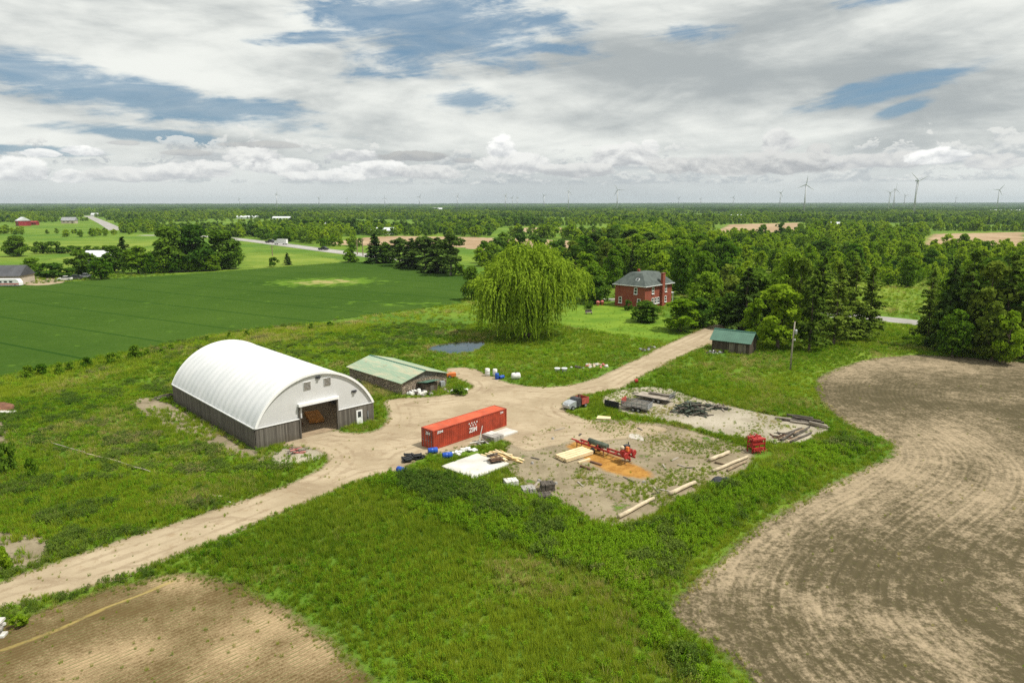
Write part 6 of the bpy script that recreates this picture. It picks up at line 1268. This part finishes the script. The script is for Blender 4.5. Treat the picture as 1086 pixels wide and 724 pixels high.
# --- far buildings
def far_house(px, base, w_, d_, eave, ridge, rz, wall, roofm, name, label, cat, door=True, wins=3):
    x, y = P(px, base); t = thing(name, label, cat, x, y, rz); MB().box(0, 0, eave / 2, w_, d_, eave).build('wall', wall, t)
    tri = [(-d_ / 2 - .5, eave - .15), (d_ / 2 + .5, eave - .15), (0, ridge)]; MB().add([(-w_ / 2 - .5, yy, zz) for yy, zz in tri] + [(w_ / 2 + .5, yy, zz) for yy, zz in tri], [(0, 1, 2), (3, 5, 4), (0, 3, 4, 1), (1, 4, 5, 2), (2, 5, 3, 0)]).build('roof', roofm, t)
    for k in range(wins): o = MB().box(-w_ / 2 + w_ * (k + .7) / (wins + .4), -d_ / 2 - .04, eave * .55, w_ * .09, .1, eave * .3).build('window', 'glass_dark', t)
    if door: MB().box(w_ * .32, -d_ / 2 - .05, eave * .35, w_ * .12, .1, eave * .7).build('door', 'pale_boards', t)
    return t
paint('roof_dark', (.07, .072, .078), .8, .2, .3); paint('barn_red', (.24, .025, .03), .7, .2, .2); paint('roof_pale', (.56, .57, .58), .5, .1, .2); paint('cream', (.42, .36, .28), .8, .1, .3); paint('roof_grey', (.24, .245, .25), .7, .15, .3)
far_house(4, 301, 17, 11, 3.6, 7.2, .15, 'cream', 'roof_dark', 'bungalow', 'low tan bungalow with a dark roof at the left picture edge', 'house')
x, y = P(8, 303.5); t = thing('camper_van', 'long white and pink motorhome parked in front of the bungalow at the left edge', 'motorhome', x, y, .08); prism(MB(), [(-5.2, .4), (-5.2, 2.6), (-4.9, 2.8), (4.0, 2.8), (4.6, 2.3), (5.0, 1.4), (5.0, .4)], -1.2, 1.2).build('body', 'white_paint', t); [MB().box(-3.6 + k * 1.9, -1.21, 1.8, 1.1, .05, .6).build('window', 'glass_dark', t) for k in range(4)]; MB().box(0, -1.21, .95, 9.6, .04, .5).build('stripe', 'pink_plastic', t)
for xx in (-3.4, 3.4):
    for yy in (-1.1, 1.1): wheel(t, xx, yy, .42)
def car(px, py, rz, paintm, name, label, truck=False, sc=1.0, cat='car'):
    x, y = P(px, py); t = thing(name, label, cat, x, y, rz); t.scale = (sc, sc, sc); prism(MB(), [(-2.2, .3), (-2.25, .75), (-1.9, .95), (-.9, 1.0), (2.1, .98), (2.25, .7), (2.2, .3)], -.9, .9).build('body', paintm, t); prism(MB(), [(-1.0, .98), (-.45, 1.5), (.9 if not truck else .3, 1.52), (1.7 if not truck else .5, .98)], -.8, .8).build('cabin', 'glass_dark', t); MB().box(.25 if not truck else -.1, 0, 1.54, 1.3 if not truck else .7, 1.5, .05).build('roof', paintm, t)
    for xx in (-1.4, 1.4):
        for yy in (-.85, .85): wheel(t, xx, yy, .34)
    for yy in (-.6, .6): MB().box(-2.26, yy, .72, .06, .3, .16).build('headlight', 'white_paint', t)
    return t
car(69, 297.5, .3, 'bag_white', 'parked_car', 'pale car parked left of the dark one by the far house yard', sc=1.15); car(79, 296.5, .35, 'dark_metal', 'parked_car', 'black car in the middle of three parked by the far house yard', sc=1.3); car(90, 295, .4, 'grey_metal', 'parked_car', 'silver grey car at the right of three parked by the far house yard', sc=1.3)
far_house(110, 280, 15, 9, 4.2, 7.0, .1, 'white_paint', 'roof_pale', 'outbuilding', 'white outbuilding with a pale roof among the dark trees on the left', 'outbuilding', True, 2)
hb = far_house(25, 239.5, 17, 15, 7.5, 12.5, -.75, 'barn_red', 'roof_pale', 'red_barn', 'red barn with a pale arched roof far off on the left', 'barn', True, 2)
far_house(37, 238.6, 9, 7, 4, 6.0, .0, 'barn_red', 'barn_red', 'outbuilding', 'small red outbuilding right of the far red barn', 'outbuilding', False, 1)
far_house(74, 237.0, 20, 12, 5, 10, .2, 'cream', 'roof_grey', 'farmhouse', 'grey-roofed house among trees left of the far side road', 'house')
far_house(101, 229.8, 16, 10, 5, 9, .1, 'white_paint', 'roof_pale', 'farmhouse', 'small white house at the far end of the side road', 'house')
for px, b, w_, hh, lb in [(263, 232, 46, 6.5, 'long white barn roof far off, leftmost of the pale buildings on the plain'), (299, 233, 34, 6.5, 'long pale barn far off left of the tall left turbine road'), (340, 240.5, 14, 6, 'small white house roof in the woods beyond the highway'), (406, 248.5, 26, 7, 'white roofed building right behind the ploughed strip'), (464, 223.8, 45, 15, 'white farm building near the horizon above the ploughed strip'), (545, 223.2, 60, 12, 'grey farm building near the horizon left of the tall turbines'), (780, 232, 40, 9, 'pale farm building at the edge of the far right field'), (883, 241, 18, 7, 'white house beyond the right wood'), (989, 223.5, 90, 12, 'white farm building near the horizon below the largest turbine'), (1064, 226, 120, 12, 'pale long building near the horizon at the right')]:
    far_house(px, b, w_, w_ * .3 + 6, hh * .6, hh, .05, 'white_paint', 'roof_pale', 'farm_building', lb, 'building', False, 2)
car(287, 257.6, -.2, 'dark_metal', 'dark_van', 'dark van on the far highway behind the white truck', sc=1.8, cat='van'); car(343, 265.2, -.25, 'black_plastic', 'dark_car', 'dark car driving alone on the far highway', sc=1.5)
x, y = P(299, 259.5); t = thing('white_lorry', 'white lorry driving on the far highway', 'lorry', x, y, -.25); MB().box(.5, 0, 2.6, 8, 2.5, 3.2).build('cargo_box', 'white_paint', t); prism(MB(), [(-6, .5), (-6, 1.8), (-5.5, 2.9), (-3.7, 2.9), (-3.7, .5)], -1.2, 1.2).build('cab', 'white_paint', t); [wheel(t, xx, yy, .5, .3) for xx in (-4.8, 2, 3.3) for yy in (-1.1, 1.1)]
# highway poles
for px, b, t_ in [(385, 271.5, 252), (379, 270, 254), (289, 271.5, 260)]:
    x, y = P(px, b); t = thing('utility_pole', 'thin brown utility pole beside the far highway', 'pole', x, y, 0, 'poles by the highway'); MB().cyl((0, 0, 0), (0, 0, Zat(y, t_)), .3, .22, 6).build('pole', 'log_wood', t); MB().box(0, 0, Zat(y, t_) - 1, 3, .2, .2).build('cross_arm', 'log_wood', t)
# --- wind turbines
paint('turbine_white', (.46, .47, .49), .5, .04, .05, dirt_amt=.05)
def turbine(px, hub, r_px, rot, label, group=None, yaw=0.0, parts=True):
    d = min(9000, 67 * 724 / max(1.5, (217 - hub))); x = (px - CX) / F * (d * CS + (HC - 95) * SN); base = float(hill(np.array(x), np.array(d))); hz_ = Zat(d, hub); t = thing('wind_turbine', label, 'wind turbine', x, d, yaw, group, base); hh = hz_ - base; R_ = max(30, min(58, r_px * d / 724)); k = max(1.0, d / 3200) ** .6
    MB().cyl((0, 0, 0), (0, 0, hh), 2.9 * k, 1.9 * k, 10).build('tower', 'turbine_white', t, True); MB().box(0, 1.0, hh + .6, 3.4 * k, 9, 3.6 * k).build('nacelle', 'turbine_white', t)
    hb_ = MB().lathe([(1.6 * k, 0), (1.5 * k, 1.6), (.5, 2.8)], 10, Matrix.Translation((0, -3.6, hh + .6)) @ Matrix.Rotation(math.pi / 2, 4, 'X')).build('hub', 'turbine_white', t)
    for i in range(3):
        a = rot + i * 2.0944; u = Vector((math.sin(a), 0, math.cos(a))); v = Vector((math.cos(a), 0, -math.sin(a))); c0 = Vector((0, -5.2, hh + .6)); vs = []
        for s, w_ in ((0, 1.0), (.2, 1.9), (.6, 1.2), (1, .35)): c = c0 + u * R_ * s; vs += [c + v * w_ * k, c - v * w_ * .6 * k, c + Vector((0, -.5 * k, 0))]
        MB().add(vs, [(3 * q + a_, 3 * q + 3 + a_, 3 * q + 3 + (a_ + 1) % 3, 3 * q + (a_ + 1) % 3) for q in range(3) for a_ in range(3)] + [(0, 1, 2), (9, 11, 10)]).build('blade', 'turbine_white', hb_)
big = [(973, 192, 14, 1.15, 'largest and nearest wind turbine, on the right horizon', .3), (855, 196, 7.5, .1, 'second largest wind turbine, left of the largest one', -.3), (655, 201.5, 7.5, -.55, 'tall wind turbine above the brick house, right of a similar one', -.2), (603, 203, 6.5, .2, 'tall wind turbine above the willow, left of a similar one', .8), (828, 204.5, 5, .7, 'wind turbine just left of the second largest one', .2), (944, 204.5, 5, .9, 'wind turbine at the left of three clustered by the largest one', 0), (949.5, 201, 6, .05, 'wind turbine in the middle of three clustered by the largest one', .4), (960, 207.5, 4, 1.3, 'small wind turbine between the cluster and the largest one', 0), (1060, 201.5, 7, .6, 'wind turbine nearest the right picture edge', -.4), (293, 206, 4, .0, 'tall wind turbine on the left horizon beyond the highway', 1.0), (485, 208, 3.5, .4, 'wind turbine on the horizon above the left side of the willow', .5)]
for px, hub, r_, rot, lab, yaw in big: turbine(px, hub, r_, rot, lab, None, yaw)
for px, hub, r_ in [(1014, 210, 2.5), (778, 209.5, 3), (577, 207.5, 3.5), (536, 207, 3.5), (543.5, 210, 2.5), (548.5, 210, 2.5), (445, 209, 3), (408, 210, 2.5), (368, 211, 2.5), (338, 209.5, 3), (254, 211, 2.5), (743, 211, 2.5), (720, 210.5, 2.5)]:
    turbine(px, hub, r_, random.random() * 2, 'tiny distant wind turbine on the hazy horizon', 'distant wind turbines', random.uniform(-.6, .6))

for px, py, rx, ry in [(491, 480, 2.3, 1.4), (437, 488, 1.8, 1.4), (459, 480.5, .8, .7), (474.5, 485.5, .8, .7), (426, 501.5, .8, .7), (531, 486, 2.3, 1.9), (526, 463, 2.2, 1.8), (313, 480, 1.9, 1.3), (542, 515, 1.1, 1.1), (560, 523, 1.1, 1.1), (579, 525, 1.2, 2.2), (633, 389, 2.4, 1.6), (611, 391, 1.4, 1.0), (441, 418, 1.8, 1.2), (484, 415, 2.0, 1.0), (760, 375, 2.0, 1.2), (766, 511, 1.6, 1.4), (804, 481, 1.8, 1.6), (547, 402, 1.5, 1.5), (521, 399.5, 2.0, 1.6), (640, 443.5, 1.3, 1.0), (508, 471, 1.2, 1.0),
                       (672, 433, 2.6, 1.8), (691, 427, 3.2, 2.0), (610, 433, 2.2, 1.6), (733, 438, 3.0, 2.2), (757, 433, 2.2, 1.4), (675, 541, 2.2, 1.8), (723, 521, 1.6, 1.4), (774, 493, 2.4, 2.0), (841, 464, 2.0, 1.8), (852, 449, 3.0, 2.0)]: clear(px, py, rx, ry)

# loose clutter of the yard: boards, stones and clods lying about
r = random.Random(21)
for i in range(34):
    px, py = r.uniform(560, 740), r.uniform(452, 540)
    if sdist(np.array([P(px, py)[0]]), np.array([P(px, py)[1]]), YARD)[0] < 1.0 or (600 < px < 690 and 462 < py < 505): continue
    x, y = P(px, py)
    if i % 3: o = MB().box(0, 0, .04, r.uniform(.8, 2.0), r.uniform(.12, .25), .07).build('scrap_board', r.choice(['lumber_grey', 'log_dark', 'log_wood'])); tag(o, 'short weathered board lying loose on the open yard', 'board', 'loose boards on the yard')
    else: o = MB().add([(math.cos(a * 1.05) * .28 * r.uniform(.7, 1.2), math.sin(a * 1.05) * .24 * r.uniform(.7, 1.2), -.02) for a in range(6)] + [(math.cos(a * 1.05) * .16, math.sin(a * 1.05) * .14, .2) for a in range(6)], [(a, (a + 1) % 6, 6 + (a + 1) % 6, 6 + a) for a in range(6)] + [tuple(range(6, 12))]).build('loose_stone', 'block_grey'); tag(o, 'grey field stone lying loose on the open yard', 'stone', 'loose stones on the yard')
    o.location = (x, y, .02); o.rotation_euler = (0, 0, r.random() * 3.1)
# ------------------------------------------------------------------ ground plants
def ring(n, y0, y1):
    y = np.sqrt(y0 * y0 + (y1 * y1 - y0 * y0) * rng.random(n)); return (rng.random(n) * 2 - 1) * (y * .80 + 6), y
PX, PY, LV = [], [], []
for lv, (n, y0, y1) in enumerate([(46000, 36, 72), (42000, 72, 112), (40000, 112, 172), (30000, 172, 300), (26000, 58, 108)]):
    x, y = ring(n, y0, y1) if lv < 4 else (rng.uniform(-3, 46, n), rng.uniform(y0, y1, n)); PX.append(x); PY.append(y); LV.append(np.full(n, lv))
x, y, lv = np.concatenate(PX), np.concatenate(PY), np.concatenate(LV)
S_ = {k: sdist(x, y, p_) for k, p_ in dict(drive=DRIVE, field=FIELD, seed=SEED, crop=CROP, pond=POND, saw=SAW, yard=YARD, pad=PAD, lawn=LAWN, lush=LUSH, bushy=BUSHY, dark=DARKB, strip=STRIP, brown=BROWN, bare=BARE, front=FRONT, shedyard=SHEDYARD, soil=SOIL).items()}
u = rng.random(len(x)); jj_ = (fbm(x, y, .6, 61, 3) - .5) * 2.0
def inside(k, m=0.0): return S_[k] + jj_ * .8 > m
prob = np.where(lv == 3, .55, .8)
clump = fbm(x, y, .22, 63, 4)
prob = np.where(inside('drive', .5) | inside('shedyard', .5), .004, prob)
prob = np.where((S_['drive'] > 1.7) & (S_['drive'] < 3.2) & (x < -13) & (clump > .54), .05, prob)
prob = np.where(inside('yard', .4), np.clip((clump - .44) * 4, .05, .75), prob)
pxp, pyp = to_px(x, y); prob = np.where(inside('yard', .4) & (pxp > 690), np.maximum(prob, np.clip((clump - .36) * 4, .1, .8)), prob)
prob = np.where(inside('pad', .1), np.where(pxp < 735, np.clip((clump - .46) * 4, .05, .6), np.clip((clump - .52) * 3, .03, .35)), prob)
prob = np.where((S_['field'] > .3), np.where(S_['field'] < 1.3, .55, .004), prob); prob = np.where(inside('seed', .3), np.where(S_['seed'] < 1.5, .75, .04), prob)
prob = np.where(S_['crop'] > .2, .0, prob); prob = np.where(S_['pond'] > -.3, 0, prob); prob = np.where(inside('saw', .0), .01, prob)
for k in ('brown', 'bare', 'soil', 'front'): prob = np.where(inside(k, .3), np.clip((clump - .48) * 3, .02, .4), prob)
prob = np.where(inside('lawn'), prob * .25, prob); prob = np.where(dist_line(x, y, ROADP) < 6, 0, prob)
prob = np.where((lv == 4) & ~((S_['yard'] > -.5) | (S_['pad'] > -.5)), 0, prob)
for b in BLD: prob = np.where(sdist(x, y, b) > -.15, 0, prob)
k = u < prob; x, y, lv, clump = x[k], y[k], lv[k], clump[k]; S_ = {q: v[k] for q, v in S_.items()}; jj_ = jj_[k]; n = len(x)
big_ = fbm(x, y, .045, 71, 3); mid_ = fbm(x, y, .16, 73, 3); pat = fbm(x, y, .35, 77, 3); rnd = rng.random(n)
lush = S_['lush'] + jj_ > 0; bushy = (S_['bushy'] + jj_ * 2 > 0); darkb = (S_['dark'] + jj_ > 0); strip = S_['strip'] + jj_ * 1.5 > 0; rough = (S_['field'] > 0) | (S_['seed'] > 0) | (S_['yard'] > 0) | (S_['pad'] > 0) | (S_['drive'] > 0)
pw_ = np.where(lush, .50, .16) + (mid_ - .5) * 1.1; pw_ = np.where(bushy, .66 + (pat - .5) * 1.4, pw_); left = (x < -25) & ~bushy & ~lush; pw_ = np.where(left, .38 + (mid_ - .5) * 1.4, pw_); pw_ = np.where(darkb, .8, pw_); pw_ = np.where(strip, .12, pw_); pw_ = np.where(rough, .12, pw_); pw_ = np.where(y > 110, np.maximum(pw_, .3 + (mid_ - .5) * 1.2), pw_)
isw = (rnd < pw_) & ~(rough & (rng.random(n) < .85)); bush = (bushy & (pat > .50)) | (darkb & (pat > .40)) | (left & (mid_ > .56) & (pat > .42)) | (lush & (pat > .62)); r2 = rng.random(n)
idx = np.where(isw, np.where(bush & (r2 < .75), np.where(rng.random(n) < .5, 5, 6), np.where(r2 < .5, 3, 4)), (rng.random(n) * 3).astype(int))
base = np.array([1.0, 1.25, 1.6, 2.2, .75])[lv]
s = base * rng.uniform(.6, 1.15, n) * np.where(isw, np.where(lush, 1.0, .72), np.where(lush, 1.0, .8)); s = np.where(rough, s * .46 * rng.uniform(.6, 1.4, n), s); s = np.where(strip & ~isw, s * 1.25, s); s = np.where(S_['lawn'] > 0, s * .4, s)
s = np.where((S_['field'] > -2.2) | (S_['drive'] > -1.2) | (S_['seed'] > -2.0), s * .75, s)
hscl = s * np.where(lv == 3, .6, np.where(lv == 2, .75, np.where(lv == 0, 1.3, .95))) * np.where(bushy & isw, .8, 1.0)
tint = np.clip(.57 + (big_ - .5) * 1.5 + (mid_ - .5) * .8 + rng.normal(size=n) * .24 + np.where(strip, .48, 0) + np.where(lush & isw, .12, 0) + np.where(lush & ~isw, -.1, 0) - np.where(bush, .28, 0) + np.where((y < 70) & ~lush, .06, 0), 0, 1)
dry = np.clip((fbm(x, y, .12, 81, 3) - .50) * 1.9 + rng.random(n) ** 3 * .6 - .03 + np.where(strip, .22, 0) + np.where(rough, .28, 0) - np.where(lush, .25, 0), 0, 1)
scatter('grass', np.stack([x, y, np.full(n, .0)], 1), np.stack([s, s, hscl], 1), np.stack([rng.normal(size=n) * .08, rng.normal(size=n) * .08, rng.random(n) * 6.283], 1), idx, TUF, 'rough grass and weeds covering the ground around the yard and barn', 'grass', tint, dry)
print('PLANTS', n)
